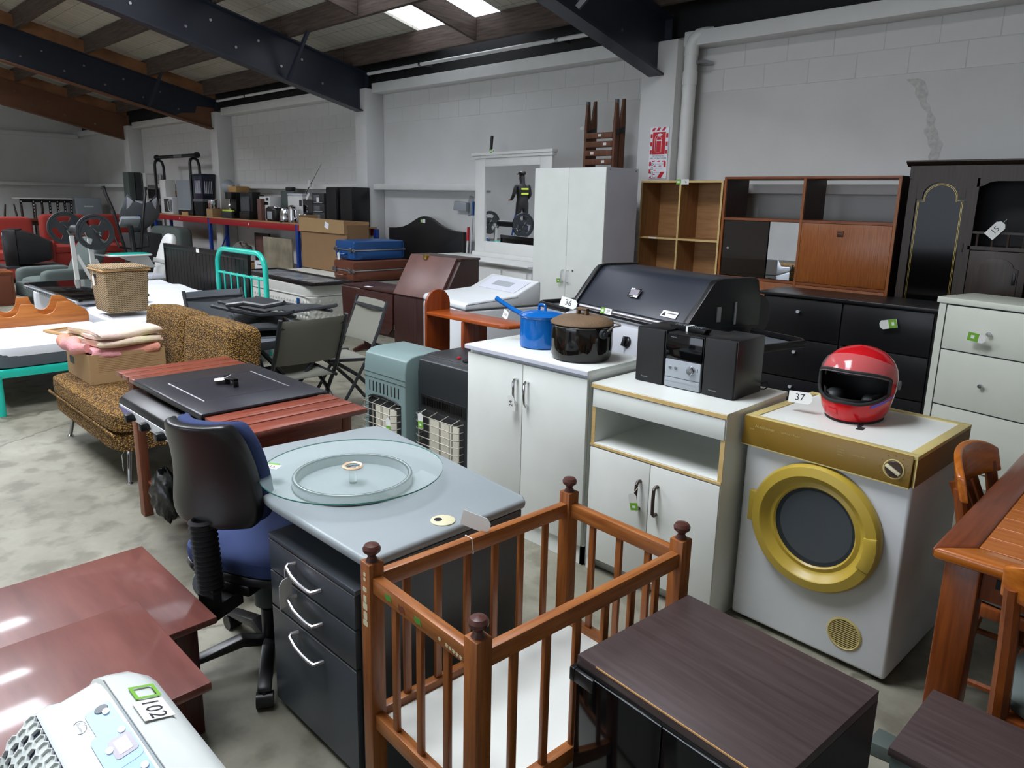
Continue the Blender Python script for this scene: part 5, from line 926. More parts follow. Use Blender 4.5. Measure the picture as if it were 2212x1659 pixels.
# ---- curved black headboard, brooms, bracket
def hbz(u): return 1.225+.15*math.exp(-((u-.5)/.2)**2)-.015*math.cos(u*6)
t = thing('curved_headboard', 'black padded headboard with a curved humped top against the wall', 'headboard', (-8.68, 6.26, 0))
obj('panel', 'vinyl_black', t, prism([(0, .35), (1.6, .35)]+[(1.6*(1-i/24), hbz(1-i/24)) for i in range(25)], 'y', 0, .06), .008, 3)
for x in (.12, 1.42): obj('strut', 'black', t, box(x, .012, 0, x+.06, .04, .36))
sticker(t, FR(.78, -.001, 1.325), '', .10, .05)
for i, (x, ht, m, lab, c) in enumerate(((-6.99, 1.28, 'red', 'white broom handle with red grip leaning beside the black headboard', 'sign_red'), (-6.90, 1.60, 'blue', 'grey mop handle with light blue grip leaning beside the white dresser', 'suit_blue'), (-6.81, 1.58, 'navy', 'grey mop handle with dark blue grip nearest the white dresser', 'rack_blue'))):
    t = thing('broom_handle', lab, 'broom', (x, 6.20, 0), 0); obj('shaft', 'alu_matte' if i else 'white_paint', t, cyl((-.05, 0, .02), (0, .06, ht-.15), .012)); obj('grip', c, t, cyl((0, .06, ht-.17), (.004, .064, ht), .019, .017)); obj('head', 'dark_grey', t, box(-.085, -.05, 0, -.015, .04, .06), .008)
t = thing('long_pole', 'thin steel pole with black grip standing behind the mirror', 'pole', (-6.60, 6.22, 0)); obj('shaft', 'steel', t, cyl((-.04, 0, 0.01), (0, .05, 2.22), .008)); obj('grip', 'black', t, cyl((0, .05, 2.20), (.012, .055, 2.37), .018))
t = thing('wall_bracket', 'pale grey plastic dispenser bracket on the wall above the headboard', 'bracket', (-7.3, 6.5, 1.54)); obj('back_plate', 'silver_plastic', t, prism([(.06, -.13), (.14, -.10), (.15, .12), (.09, .13), (.05, .04)], 'y', -.02, -.0005), .004); obj('arm', 'silver_plastic', t, prism([(-.16, -.06), (.1, -.07), (.1, .04), (-.14, .06)], 'y', -.09, -.02), .01)

# ================================================================== behind the heaters: bureau, drop-leaf table, mattress, cases
t = thing('slant_bureau', 'dark brown bureau with slanted leather-covered front and brass latch', 'bureau', (-5.80, 4.23, 0))
w, d = .72, .46
obj('carcass', 'dark_brown_z', t, prism([(.02, 0), (.02, .70), (.24, 1.07), (d, 1.07), (d, 0)], 'x', 0, w)); obj('slant_lid', 'leather_brown', t, prism([(0, .715), (.225, 1.09), (.245, 1.075), (.02, .70)], 'x', -.012, w-.05), .003); obj('bureau_top', 'dark_brown_x', t, box(-.01, .225, 1.07, w+.01, d+.01, 1.09), .002); obj('latch', 'brass', t, box(.22, .19, 1.05, .27, .235, 1.098), .003)
for x0, x1 in ((.004, w/2-.002), (w/2+.002, w-.004)): obj('door', 'dark_brown_z', t, box(x0, .0, .06, x1, .02, .695), .002)
t = thing('drop_leaf_table', 'dark brown drop-leaf table with its front leaf hanging down', 'table', (-6.28, 4.46, 0))
obj('table_top', 'dark_brown_x', t, box(-.47, -.20, .70, .46, .2, .72), .002); obj('drop_leaf', 'dark_brown_x', t, prism([(-.46, .695), (-.44, .35), (-.36, .28), (.36, .28), (.44, .35), (.45, .695)], 'y', -.225, -.203), .003); obj('rear_leaf', 'dark_brown_x', t, box(-.46, .203, .28, .45, .222, .695))
for s in (-.3, .3): l = obj('trestle', 'dark_brown_z', t, prism([(-.06, .06), (.06, .06), (.05, .35), (.09, .69), (-.09, .69), (-.05, .35)], 'x', s-.014, s+.014), .002); obj('trestle_foot', 'dark_brown_x', l, prism([(-.19, 0), (-.12, .01), (.12, .01), (.19, 0), (.2, .03), (.14, .05), (.06, .075), (-.06, .075), (-.14, .05), (-.2, .03)], 'x', s-.02, s+.02), .003)
obj('stretcher', 'dark_brown_x', t, box(-.29, -.02, .2, .29, .02, .28)); obj('paper_note', 'paper', t, box(-.12, -.17, .7202, -.02, -.12, .7208))
t = thing('double_mattress', 'white quilted double mattress on a base carrying cases and a framed picture', 'mattress', (-8.68, 5.2, 0))
obj('base', 'mattress_grey', t, box(-1.04, -.80, .06, 1.04, .66, .16), .02); 
def quilt(u, v): pass
obj('mattress', 'mattress_quilt', t, soft(-1.05, -.86, .15, 1.05, .67, .48, 14, 44, 14)); obj('topper', 'mattress_quilt', t, soft(-1.045, -.855, .46, 1.045, .665, .60, 10, 44, 10))
dm = []
for i in range(30):
    for j in range(4): dm += lathe([(.03, 0), (.02, -.007), (.001, -.010)], (-1.0+i*.069+(.034 if j % 2 else 0), -.853, .21+j*.062), 8, 'y')
for i in range(20):
    for j in range(4): dm += lathe([(.03, 0), (.02, .007), (.001, .010)], (1.043, -.8+i*.072+(.036 if j % 2 else 0), .21+j*.062), 8, 'x')
obj('quilting', 'mattress_quilt', t, dm, kind='stuff'); obj('piping', 'white_paint', t, tube([(-1.02, -.863, .475), (1.0, -.863, .475), (1.04, -.85, .475), (1.052, -.8, .475), (1.052, .62, .475)], .008, 6)); obj('mattress_handle', 'suit_blue', t, box(.80, -.872, .36, .86, -.862, .44), .006)
for x in (-.95, .95):
    for y in (-.7, .58): obj('leg', 'black', t, cyl((x, y, 0), (x, y, .07), .03))
t = thing('framed_picture', 'large dark-framed grey picture lying flat on the quilted mattress', 'picture', (-8.50, 4.645, .605), -.03)
fr = box(-.98, -.28, 0, .98, -.23, .035)+box(-.98, .23, 0, .98, .28, .035)+box(-.98, -.23, 0, -.93, .23, .035)+box(.93, -.23, 0, .98, .23, .035); obj('frame', 'wenge_dark', t, fr, .003); obj('picture_sheet', 'photo_grey', t, box(-.93, -.23, .004, .93, .23, .02))
def suitcase(label, loc, rz, w, d, h, mat, band):
    t = thing('suitcase', label, 'suitcase', loc, rz); zb = h*.52
    obj('lower_shell', mat, t, soft(-w/2, -d/2, 0, w/2, d/2, zb-.004, 12, 36, 12)); obj('lid_shell', mat, t, soft(-w/2, -d/2, zb+.004, w/2, d/2, h, 12, 36, 12)); obj('body_core', mat, t, box(-w/2+.012, -d/2+.012, .03, w/2-.012, d/2-.012, h-.03)); obj('metal_band', 'alu', t, box(-w/2-.003, -d/2-.003, zb-.008, w/2+.003, d/2+.003, zb+.008), .004)
    for s in (-1, 1): obj('latch', 'steel', t, box(s*w*.36-.03, -d/2-.014, zb-.03, s*w*.36+.03, -d/2-.002, zb+.028), .004); obj('corner', 'steel', t, box(s*w*.5-.02, -d/2-.008, zb-.02, s*w*.5+.008, -d/2+.02, zb+.02), .004)
    obj('handle', mat, t, tube([(-.08, -d/2, zb-.045), (-.08, -d/2-.04, zb-.05), (-.06, -d/2-.05, zb-.055), (.06, -d/2-.05, zb-.055), (.08, -d/2-.04, zb-.05), (.08, -d/2, zb-.045)], .011, 8)); return t
suitcase('brown hard suitcase under the blue one on the mattress', (-7.86, 5.40, .605), -.06, .50, .84, .25, 'suit_brown', 0); suitcase('blue hard suitcase on top of the brown suitcase', (-7.93, 5.42, .857), -.08, .50, .74, .235, 'suit_blue', 0)
lot_tag('white tag hanging from the blue suitcase handle', '', AX(-7.98, 4.985, .90, (1, 0, .1), (.2, 0, 1)), 0, [(-7.97, 5.0, .95)], .05, .09)
t = thing('tall_carton', 'tall open brown cardboard carton standing beside the blue suitcase', 'carton', (-9.12, 5.64, .602))
w, d, h = 1.2, .36, .69
for s in ((-w/2, -d/2, 0, w/2, -d/2+.006, h-.16), (-w/2, d/2-.006, 0, w/2, d/2, h), (-w/2, -d/2, 0, -w/2+.006, d/2, h), (w/2-.006, -d/2, 0, w/2, d/2, h-.04)): obj('wall', 'kraft_dark', t, box(*s))
obj('bottom', 'kraft_dark', t, box(-w/2, -d/2, 0, w/2, d/2, .006)); obj('flap', 'cardboard', t, prism([(-w/2, h-.16), (w/2-.02, h-.16), (w/2-.03, h+.02), (-w/2+.02, h+.03)], 'y', -d/2-.03, -d/2-.024)); obj('flap', 'cardboard', t, box(-w/2-.05, -d/2, h-.02, -w/2-.044, d/2-.05, h+.06)); obj('shipping_label', 'paper', t, rot(box(.1, -d/2-.032, h-.10, .2, -d/2-.0305, h-.02), .3, 'Y', (.15, 0, h-.06)))

# ================================================================== beds and things at the left
t = thing('teal_bed', 'teal metal bed with a grey-sided mattress at the left edge', 'bed', (-7.2, 1.46, 0))
obj('foot_rail', 'teal', t, box(.93, -.45, .28, .97, .45, .34), .004); 
for s in (-1, 1):
    obj('side_rail', 'teal', t, box(-.95, s*.44-.015, .28, .93, s*.44+.015, .34), .003); obj('leg', 'teal', t, cyl((.955, s*.43, 0), (.955, s*.43, .30), .026)); obj('leg', 'teal', t, cyl((-.94, s*.43, 0), (-.94, s*.43, .30), .026))
obj('mattress', 'mattress_grey', t, soft(-.95, -.45, .335, .955, .45, .475, 12, 36, 12)); obj('mattress_cover', 'mattress_white', t, soft(-.955, -.455, .42, .96, .455, .505, 10, 36, 12)); obj('slat_base', 'black_matte', t, box(-.94, -.42, .29, .925, .42, .333))
# wavy pine plate rack standing on it
t = thing('wavy_pine_rack', 'orange pine rack of two scalloped boards lying on the teal bed', 'rack', (-7.25, 1.44, .506))
def wav(k):
    def top(y):
        z = .075+.11*min(1, max(0, (.46-y)/.14))**.7
        for c in (-.40, -.13, .14): q = (y-c-k)/.085; z -= .10*math.sqrt(max(0, 1-q*q))
        return z
    return [(-.46, 0), (.46, 0)]+[(y, max(.03, top(y))) for y in [.46-.92*i/80 for i in range(81)]]
obj('scalloped_board', 'pine', t, prism(wav(0), 'x', .10, .122), .002); obj('scalloped_board', 'pine', t, prism([(y*.96, z*1.18) for y, z in wav(.02)], 'x', -.12, -.098), .002); obj('shelf_board', 'pine', t, box(-.098, -.42, .0, .10, .42, .02))
t = thing('small_picture_frame', 'small wooden picture frame lying on the foot of the teal bed', 'picture frame', (-6.60, 1.66, .508), .25)
obj('frame', 'tan_board', t, box(-.2, -.16, 0, .2, -.135, .018)+box(-.2, .135, 0, .2, .16, .018)+box(-.2, -.135, 0, -.175, .135, .018)+box(.175, -.135, 0, .2, .135, .018), .002); obj('backing', 'kraft_dark', t, box(-.175, -.135, 0, .175, .135, .008)); obj('frame_label', 'paper', t, box(-.05, -.12, .008, .05, -.07, .0085))
t = thing('white_bed', 'low bed with rumpled white mattress covers behind the wicker basket', 'bed', (-8.15, 2.68, 0))
obj('base', 'mattress_grey', t, box(-1.55, -.66, .08, 1.5, .68, .30), .02); obj('mattress', 'mattress_white', t, soft(-1.57, -.69, .28, 1.53, .69, .545, 12, 40, 12))
obj('rumpled_cover', 'sheet_white', t, sheet(lambda u, v: (-1.55+3.05*u, -.66+1.34*v, .546+.012*math.sin(11*u+5*v)*math.sin(9*v)+.008*math.sin(31*u-13*v)+.02*max(0, v-.75)*4*abs(math.sin(14*u))), 60, 30, .02))
for x in (-1.4, 1.35):
    for y in (-.55, .55): obj('leg', 'black', t, cyl((x, y, 0), (x, y, .1), .03))
t = thing('flat_television', 'large flat panel television lying face up on the white bed', 'television', (-8.47, 2.22, .585), .04)
obj('screen', 'black_gloss', t, box(-.85, -.30, .03, .85, .34, .055), .003); obj('rear_case', 'silver_plastic', t, box(-.84, -.315, 0, .84, .33, .03), .004); ve = []
for i in range(26): ve += box(-.8+i*.062, -.317, .006, -.76+i*.062, -.3155, .024)
obj('edge_vent', 'dark_grey', t, ve, kind='stuff')
t = thing('wicker_basket', 'tall woven wicker laundry basket with lid and white tag', 'basket', (-7.07, 2.16, .585))
def taper(h0, h1, a0, b0, a1, b1): return [([(-a0, -b0, h0), (a0, -b0, h0), (a0, b0, h0), (-a0, b0, h0), (-a1, -b1, h1), (a1, -b1, h1), (a1, b1, h1), (-a1, b1, h1)], [(3, 2, 1, 0), (4, 5, 6, 7), (0, 1, 5, 4), (1, 2, 6, 5), (2, 3, 7, 6), (3, 0, 4, 7)])]
obj('body', 'wicker', t, taper(0, .37, .18, .165, .205, .185), .02, 3); obj('lid', 'wicker', t, taper(.372, .405, .215, .195, .212, .192), .012, 3); obj('rim', 'tan_board', t, tube([(-.212, -.192, .372), (.212, -.192, .372), (.212, .192, .372), (-.212, .192, .372)], .008, 6, True)); obj('handle_hole', 'black_matte', t, box(-.09, -.1865, .30, -.02, -.183, .33))
lot_tag('white lot tag hanging on the wicker basket', '', AX(-7.12, 1.962, .86, (1, 0, .1), (.15, 0, 1)), 0, [(-7.12, 1.965, .95)], .05, .09)
# grooved black headboard and teal bed end
t = thing('grooved_headboard', 'black tongue-and-groove bed headboard standing behind the white bed', 'headboard', (-8.78, 3.62, 0))
for i in range(24): obj('board', 'black', t, box(-1.16+i*.097, 0, .15, -1.166+(i+1)*.097, .018, .93))
obj('cap_rail', 'black', t, box(-1.18, -.012, .93, 1.18, .032, .985), .003); obj('post', 'black', t, box(-1.19, -.01, 0, -1.165, .03, .985)); obj('post', 'black', t, box(1.165, -.01, 0, 1.19, .03, .985)); sticker(t, FR(-.1, -.0135, .955), '', .09, .045, False)
t = thing('teal_bed_end', 'teal tubular metal bed end standing by the quilted mattress', 'bed end', (-7.53, 3.50, 0))
obj('hoop', 'teal', t, tube([(-.56, 0, 0), (-.56, 0, .86)]+arc((-.38, 0, .86), .18, PI, PI/2, 6)[1:]+arc((.38, 0, .86), .18, PI/2, 0, 6)+[(.56, 0, 0)], .028, 12)); obj('cross_bar', 'teal', t, cyl((-.56, 0, .78), (.56, 0, .78), .014)); obj('cross_bar', 'teal', t, cyl((-.56, 0, .22), (.56, 0, .22), .014))
for i in range(6): x = -.40+i*.16; s = obj('spindle', 'teal', t, cyl((x, 0, .22), (x, 0, .78), .010)); obj('spindle_knuckle', 'teal', s, lathe([(.012, -.02), (.018, 0), (.012, .02)], (x, 0, .78), 12))
# ---- bench press with barbell
t = thing('bench_press_rack', 'white weight bench rack with sloping uprights in front of the recliner', 'weight bench', (-11.05, 2.97, 0))
for x in (-.42, .38):
    u = obj('upright', 'white_paint', t, tube([(x, 0, 0), (x+.02, -.03, 1.02)], .035, 4)); obj('brace', 'white_paint', t, tube([(x, .02, .75), (x+.05, .32, .02)], .03, 4)); obj('cradle', 'steel', u, tube([(x+.02, -.07, 1.10), (x+.02, -.05, 1.04), (x+.02, .0, 1.04), (x+.02, .02, 1.09)], .014, 6))
obj('bench_pad', 'vinyl_black', t, soft(-.9, .25, .40, .3, .52, .47, 6)); obj('bench_leg', 'white_paint', t, tube([(-.8, .38, 0), (-.8, .38, .40)], .025, 4)); obj('cross_tube', 'white_paint', t, tube([(-.42, 0, .3), (.38, 0, .3)], .025, 4)); obj('lower_brace', 'alu_matte', t, tube([(.38, -.02, .82), (.46, .12, .80)], .012, 6))
t = thing('barbell', 'barbell with two large dark weight plates resting on the white rack', 'barbell', (-11.05, 2.94, 1.115))
obj('bar', 'chrome', t, cyl((-1.0, 0, 0), (.85, 0, 0), .014)); obj('foam_sleeve', 'dark_grey', t, cyl((-.25, 0, 0), (.35, 0, 0), .06))
for i, x in enumerate((.66, -.66)):
    pr_ = [(.225, -.018), (.225, .018), (.205, .018), (.198, .008), (.13, .008)]; p = obj('weight_plate', 'cast_iron', t, ring([(.225, -.018), (.225, .018), (.2, .018), (.195, .010), (.165, .010), (.165, -.010), (.195, -.010), (.2, -.018)], (x, 0, 0), 48, 'x')+ring([(.095, -.010), (.095, .010), (.03, .014), (.015, .014), (.015, -.014), (.03, -.014)], (x, 0, 0), 32, 'x'))
    for k in range(3):
        a0, a1 = k*2*PI/3+.15, k*2*PI/3+1.05; o_ = [(.168*math.cos(a0+(a1-a0)*j/6), .168*math.sin(a0+(a1-a0)*j/6)) for j in range(7)]+[(.092*math.cos(a1-(a1-a0)*j/6), .092*math.sin(a1-(a1-a0)*j/6)) for j in range(7)]; obj('plate_web', 'cast_iron', p, prism(o_, 'x', x-.010, x+.010))
    obj('collar', 'steel', t, tube([(x+.03, -.03, .05), (x+.035, 0, .02), (x+.04, .03, -.02), (x+.06, .05, -.05)], .006, 6))
# ---- elliptical trainer
t = thing('elliptical_trainer', 'black elliptical trainer with two upright swinging arms', 'exercise machine', (-11.4, 3.68, 0))
for s in (-1, 1):
    obj('swing_arm', 'black', t, tube([(-.05, s*.27, 1.67), (-.03, s*.265, 1.60), (.03, s*.20, 1.36), (.05, s*.15, 1.05), (.08, s*.09, .72), (.1, s*.06, .45), (.15, s*.10, .2)], [.022, .022, .02, .02, .022, .022, .02], 10)); obj('arm_cap', 'rubber', t, cyl((-.05, s*.275, 1.66), (-.055, s*.285, 1.695), .028)); obj('foot_beam', 'black', t, tube([(.15, s*.10, .2), (-.5, s*.12, .22), (-.75, s*.10, .35)], .025, 8)); obj('pedal', 'dark_grey', t, box(-.35, s*.12-.06, .24, -.0, s*.12+.06, .28), .01)
obj('mast', 'black', t, tube([(.25, 0, .05), (.15, 0, .5), (.06, 0, 1.05), (.04, 0, 1.15)], .035, 8)); obj('console', 'silver_plastic', t, xf(box(-.10, -.13, -.02, .10, .13, .03), Matrix.Translation((.03, 0, 1.2)) @ Matrix.Rotation(-.7, 4, 'Y')), .01); obj('flywheel_cover', 'black', t, cyl((-.65, -.06, .35), (-.65, .06, .35), .24, n=28), .01); obj('base_bar', 'black', t, box(-.9, -.03, .0, .35, .03, .06)); obj('base_foot', 'black', t, box(.28, -.28, 0, .36, .28, .05)); obj('base_foot', 'black', t, box(-.92, -.28, 0, -.84, .28, .05)); obj('hand_rail', 'black', t, tube([(.05, -.22, 1.0), (.12, -.2, .86), (.08, 0, .82), (.12, .2, .86), (.05, .22, 1.0)], .016, 8))
# ---- high chair, infant carrier, tub
t = thing('high_chair', 'white plastic baby high chair with a teal tray', 'high chair', (-10.6, 3.70, 0))
obj('seat_shell', 'white_paint', t, rot(soft(-.2, .0, .42, .2, .13, 1.1, 3.2, 24, 16), -.32, 'X', (0, .06, .5))); obj('seat_pad', 'mattress_white', t, soft(-.15, -.16, .46, .18, .2, .54, 4)); tr = obj('tray', 'white_paint', t, soft(-.12, -.62, .785, .24, -.06, .82, 4, 28, 8)); obj('tray_insert', 'teal', tr, soft(-.09, -.59, .805, .21, -.09, .828, 4, 28, 8)); obj('armrest', 'white_paint', t, tube([(.14, -.06, .74), (.18, .06, .70), (.1, .2, .69)], .035, 8)); obj('tray_bracket', 'white_paint', t, prism([(-.5, .80), (-.1, .80), (.0, .62), (-.12, .62)], 'x', .0, .05))
for sx in (-1, 1):
    for sy in (-1, 1): obj('leg', 'white_paint', t, tube([(sx*.24, sy*.26, 0), (sx*.1, sy*.10, .5)], .02, 8))
one('storage_tub', 'grey plastic storage tub stacked under the infant carrier', 'tub', 'dark_grey', taper(0, .98, .22, .2, .25, .23), (-12.62, 4.25, 0), 0, .02)
t = thing('infant_carrier', 'grey-blue infant car carrier with a pale padded seat', 'baby carrier', (-12.57, 4.23, 1.01))
obj('shell', 'mid_grey', t, sheet(lambda u, v: (.02+.30*(v-.5), .30*(u-.5)*2*(.7+.3*math.sin(PI*v)), .02+.30*(2*u-1)**2*.5+.42*v**1.6), 14, 12, .03)); obj('pad', 'grey_lilac', t, sheet(lambda u, v: (.04+.26*(v-.5), .22*(u-.5)*2, .07+.14*(2*u-1)**2*.5+.40*v**1.6), 12, 10, .02)); obj('logo_patch', 'rack_blue', t, box(.05, -.05, .18, .11, -.03, .26)); obj('carry_handle', 'mid_grey', t, tube([(-.05, -.28, .18), (.0, -.24, .40), (.02, 0, .47), (.0, .24, .40), (-.05, .28, .18)], .02, 8))
# ---- recliner, boxes, television
t = thing('grey_recliner', 'grey fabric recliner armchair tilted back behind the weight bench', 'armchair', (-12.55, 3.0, 0), -1.35)
for s in (-1, 1): obj('arm', 'fabric_grey', t, soft(-.35, s*.36-.09, .1, .42, s*.36+.09, .50, 6, 24, 12))
obj('seat', 'fabric_grey', t, soft(-.35, -.28, .12, .45, .28, .38, 5)); obj('backrest', 'fabric_grey', t, rot(soft(-.42, -.30, .3, -.22, .30, .98, 6, 24, 14), -.45, 'Y', (-.3, 0, .35))); obj('footrest', 'fabric_grey', t, soft(.42, -.25, .1, .52, .25, .32, 5)); obj('base', 'black', t, box(-.3, -.3, 0, .35, .3, .12))
t = thing('wooden_crate', 'plain reddish-brown wooden box at the left edge', 'box', (-12.6, 2.0, 0))
obj('carcass', 'brown_paint', t, box(-.25, -.4, 0, .25, .38, .46)); obj('lid', 'teak_x', t, box(-.26, -.41, .46, .26, .39, .485), .004); obj('front_panel', 'brown_paint', t, box(.25, -.37, .03, .262, .35, .43), .004)
one('pale_carton', 'pale torn carton with papers on top of the wooden box', 'carton', 'cardboard', box(-.2, -.3, 0, .2, .2, .14)+prism([(-.28, .14), (.0, .14), (-.05, .2), (-.26, .17)], 'x', -.2, .2), (-12.65, 2.05, .487))
t = thing('television_stand', 'dark low television stand behind the wooden box', 'stand', (-13.8, 2.92, 0)); obj('top', 'dark_grey', t, box(-.35, -.4, .42, .35, .4, .45)); 
for sx in (-1, 1): obj('side', 'dark_grey', t, box(-.34, sx*.38-.01, 0, .34, sx*.38+.01, .42))
t = thing('crt_television', 'black tube television with curved screen facing left', 'television', (-13.75, 2.92, .452), -.35)
obj('case_front', 'black', t, box(-.30, -.30, 0, .30, -.12, .56), .012); obj('tube_housing', 'vinyl_black', t, [([(-.28, -.12, .02), (.28, -.12, .02), (.28, -.12, .54), (-.28, -.12, .54), (-.2, .05, .03), (.2, .05, .03), (.2, .05, .48), (-.2, .05, .48), (-.17, .3, .08), (.17, .3, .08), (.17, .3, .36), (-.17, .3, .36)], [(0, 1, 2, 3), (0, 4, 5, 1), (1, 5, 6, 2), (2, 6, 7, 3), (3, 7, 4, 0), (4, 8, 9, 5), (5, 9, 10, 6), (6, 10, 11, 7), (7, 11, 8, 4), (8, 11, 10, 9)])], .008); obj('screen', 'tv_face', t, soft(-.26, -.325, .06, .26, -.28, .52, 8, 24, 10))
# ---- red sofas, upturned chairs
def red_sofa(label, loc, L, hb):
    t = thing('red_sofa', label, 'sofa', loc, 0, 'red sofas'); n = max(2, int(L/.75))
    obj('base', 'fabric_red', t, soft(-.45, -L/2, .08, .45, L/2, .42, 12, 32, 10)); 
    for i in range(n): y0 = -L/2+.02+i*(L-.04)/n; obj('seat_cushion', 'fabric_red', t, soft(-.25, y0, .40, .46, y0+(L-.04)/n-.01, .56, 7)); obj('back_cushion', 'fabric_red', t, soft(-.46, y0, .5, -.14, y0+(L-.04)/n-.01, hb, 8))
    for s in (-1, 1):
        obj('arm', 'fabric_red', t, soft(-.45, s*L/2-.1, .1, .45, s*L/2+.1, .66, 8))
        for x in (-.38, .38): obj('foot', 'black', t, box(x-.03, s*(L/2-.1)-.03, 0, x+.03, s*(L/2-.1)+.03, .1))
    return t
red_sofa('red fabric sofa at the far left behind the tube television', (-15.7, 2.55, 0), 1.9, 1.14); red_sofa('red fabric sofa behind the barbell farther along', (-17.0, 4.75, 0), 1.75, 1.15)
def upturned(label, loc, rz):
    t = thing('upturned_chair', label, 'chair', loc, rz, 'upturned chairs behind the red sofa'); obj('seat', 'brown_paint', t, box(-.2, -.2, .98, .2, .2, 1.03), .006)
    for sx in (-1, 1):
        for sy in (-1, 1): obj('leg', 'oak_dark', t, cyl((sx*.17, sy*.17, 1.03), (sx*.2, sy*.2, 1.33), .022, .014))
    obj('apron', 'oak_dark', t, box(-.18, -.18, .9, .18, .18, .98)); obj('backrest', 'brown_paint', t, box(-.2, .17, 0, .2, .2, .98)); return t
upturned('upturned brown chair with legs in the air at the far left', (-18.2, 3.25, 0), .3); upturned('upturned brown chair with legs in the air nearer the barbell', (-18.15, 3.92, 0), .1)
# ---- slotted-angle table, filing cabinet, lockers at the end wall
t = thing('slotted_angle_table', 'white-topped workbench on black slotted-angle legs by the end wall', 'table', (-21.6, 5.0, 0)); obj('table_top', 'white_paint', t, box(-.4, -.58, 1.40, .4, .56, 1.43))
for y in (-.56, -.30, -.12, .05, .22, .38, .52):
    l = obj('angle_leg', 'black', t, box(.34, y-.025, 0, .38, y+.025, 1.40))
    for k in range(6): obj('slot_hole', 'paper', l, box(.3802, y-.008, .95+k*.075, .3812, y+.008, .98+k*.075))
obj('top_rail', 'black', t, box(.34, -.58, 1.32, .38, .56, 1.40))
t = thing('filing_cabinet', 'grey metal filing cabinet beside the workbench at the end wall', 'cabinet', (-21.55, 5.92, 0)); obj('body', 'grey_locker', t, box(-.4, -.30, 0, .35, .30, 1.45), .006); dr = obj('drawer', 'grey_locker', t, box(.35, -.28, 1.02, .362, .28, 1.42), .004); obj('label_holder', 'white_paint', dr, box(.362, -.12, 1.22, .366, .1, 1.25)); 
for z in (.06, .38, .70): obj('drawer', 'grey_locker', t, box(.35, -.28, z, .362, .28, z+.30), .004)
for y0, m, l in ((5.80, 'dark_green_grey', 'tall dark green-grey steel locker at the rack end'), (5.945, 'dark_grey', 'tall charcoal steel locker between the green one and the white shelf')): one('steel_locker', l, 'locker', m, box(-.35, 0, 0, .0, .13, 2.05), (-17.75, y0, 0), 0, .006, 'steel lockers by the rack end')
t = thing('white_shelf_frame', 'narrow white shelf frame filled with dark boxes by the rack end', 'shelf', (-17.6, 6.11, 0))
for y in (0, .30): obj('side', 'white_paint', t, box(-.25, y, 0, .0, y+.03, 2.04))
for z in (.4, .75, 1.1, 1.45, 1.78, 2.01): obj('shelf', 'white_paint', t, box(-.25, .03, z, 0, .30, z+.03))
for z in (.79, 1.14, 1.49): obj('dark_box', 'dark_grey', t, box(-.22, .05, z, -.03, .28, z+.2))

# ================================================================== steel rack with appliances
t = thing('pallet_rack', 'long steel rack with red beams and blue uprights along the back wall', 'rack', (-16.7, 5.90, 0)); L = 7.78
for x in (0, 2.75, 6.02, 7.70):
    for y in (0, .32): obj('upright', 'rack_blue', t, box(x, y, 0, x+.07, y+.05, 1.17), .003)
    obj('upright_brace', 'rack_blue', t, tube([(x+.035, .03, .2), (x+.035, .35, .9)], .015, 4))
for x0, x1 in ((.07, 2.75), (2.82, 6.02), (6.09, 7.70)):
    for z in (.13, 1.075):
        b = obj('beam', 'rack_red', t, box(x0, -.006, z, x1, .034, z+.10), .003); obj('beam', 'rack_red', t, box(x0, .335, z, x1, .37, z+.10), .003)
        if z > 1: obj('beam_clip', 'white_paint', b, box((x0+x1)/2, -.009, z+.03, (x0+x1)/2+.025, -.006, z+.07))
    obj('deck_board', 'rack_board', t, box(x0-.07, -.01, 1.176, x1+.0, .38, 1.196)); obj('deck_board', 'rack_board', t, box(x0, .034, .215, x1, .335, .231))
D = 1.197
def app(name, label, cat, x, y=5.94, z=D, rz=0): return thing(name, label, cat, (x, y, z), rz)
one('brown_panel', 'long brown board standing on edge at the back of the rack', 'board', 'kraft_dark', box(0, 0, 0, 2.3, .03, .47), (-16.65, 6.20, D))
t = app('white_microwave', 'white microwave oven with dial panel on the left end of the rack', 'microwave', -16.15, 5.93); obj('case', 'white_metal', t, box(0, 0, 0, .46, .25, .34), .008); obj('door_window', 'dark_grey', t, box(.03, -.006, .04, .30, .0, .30), .004); obj('door_handle', 'white_paint', t, tube([(.31, -.01, .06), (.31, -.03, .1), (.31, -.03, .24), (.31, -.01, .28)], .01, 8)); obj('keypad', 'mid_grey', t, box(.34, -.004, .05, .44, 0, .29))
t = app('handle_frame', 'black tubular equipment frame with a padded crossbar above the rack', 'frame', -16.6, 5.97)
for x in (0, 1.83): obj('hoop', 'black', t, tube([(x, 0, 0), (x, 0, 1.0), (x, .02, 1.07), (x, .06, 1.09), (x, .11, 1.09), (x, .15, 1.06), (x, .18, .95), (x, .18, 0)], .028, 8))
obj('crossbar', 'black', t, cyl((-.1, .08, 1.15), (1.98, .1, 1.15), .035)); obj('bar_label', 'mid_grey', t, cyl((.9, .088, 1.15), (1.3, .092, 1.15), .037))
for x in (-.1, 1.96): obj('bar_knob', 'rubber', t, cyl((x-.02, .09, 1.15), (x+.04, .09, 1.15), .055))
one('small_white_box', 'small white carton on the brown board behind the microwave', 'carton', 'white_paint', box(0, 0, 0, .3, .2, .69), (-16.45, 5.985, D), 0, .005)
one('grey_storage_box', 'wide grey storage box at the back of the rack behind the microwave', 'box', 'grey_locker', box(0, 0, 0, .74, .19, .68), (-15.62, 6.005, D), 0, .006)
t = app('ribbed_crate', 'black ribbed crate under the navy laundry basket', 'crate', -14.55, 5.92); obj('body', 'black', t, box(0, 0, 0, .38, .24, .27), .006); obj('lid', 'mid_grey', t, box(-.03, -.02, .27, .42, .26, .32), .01)
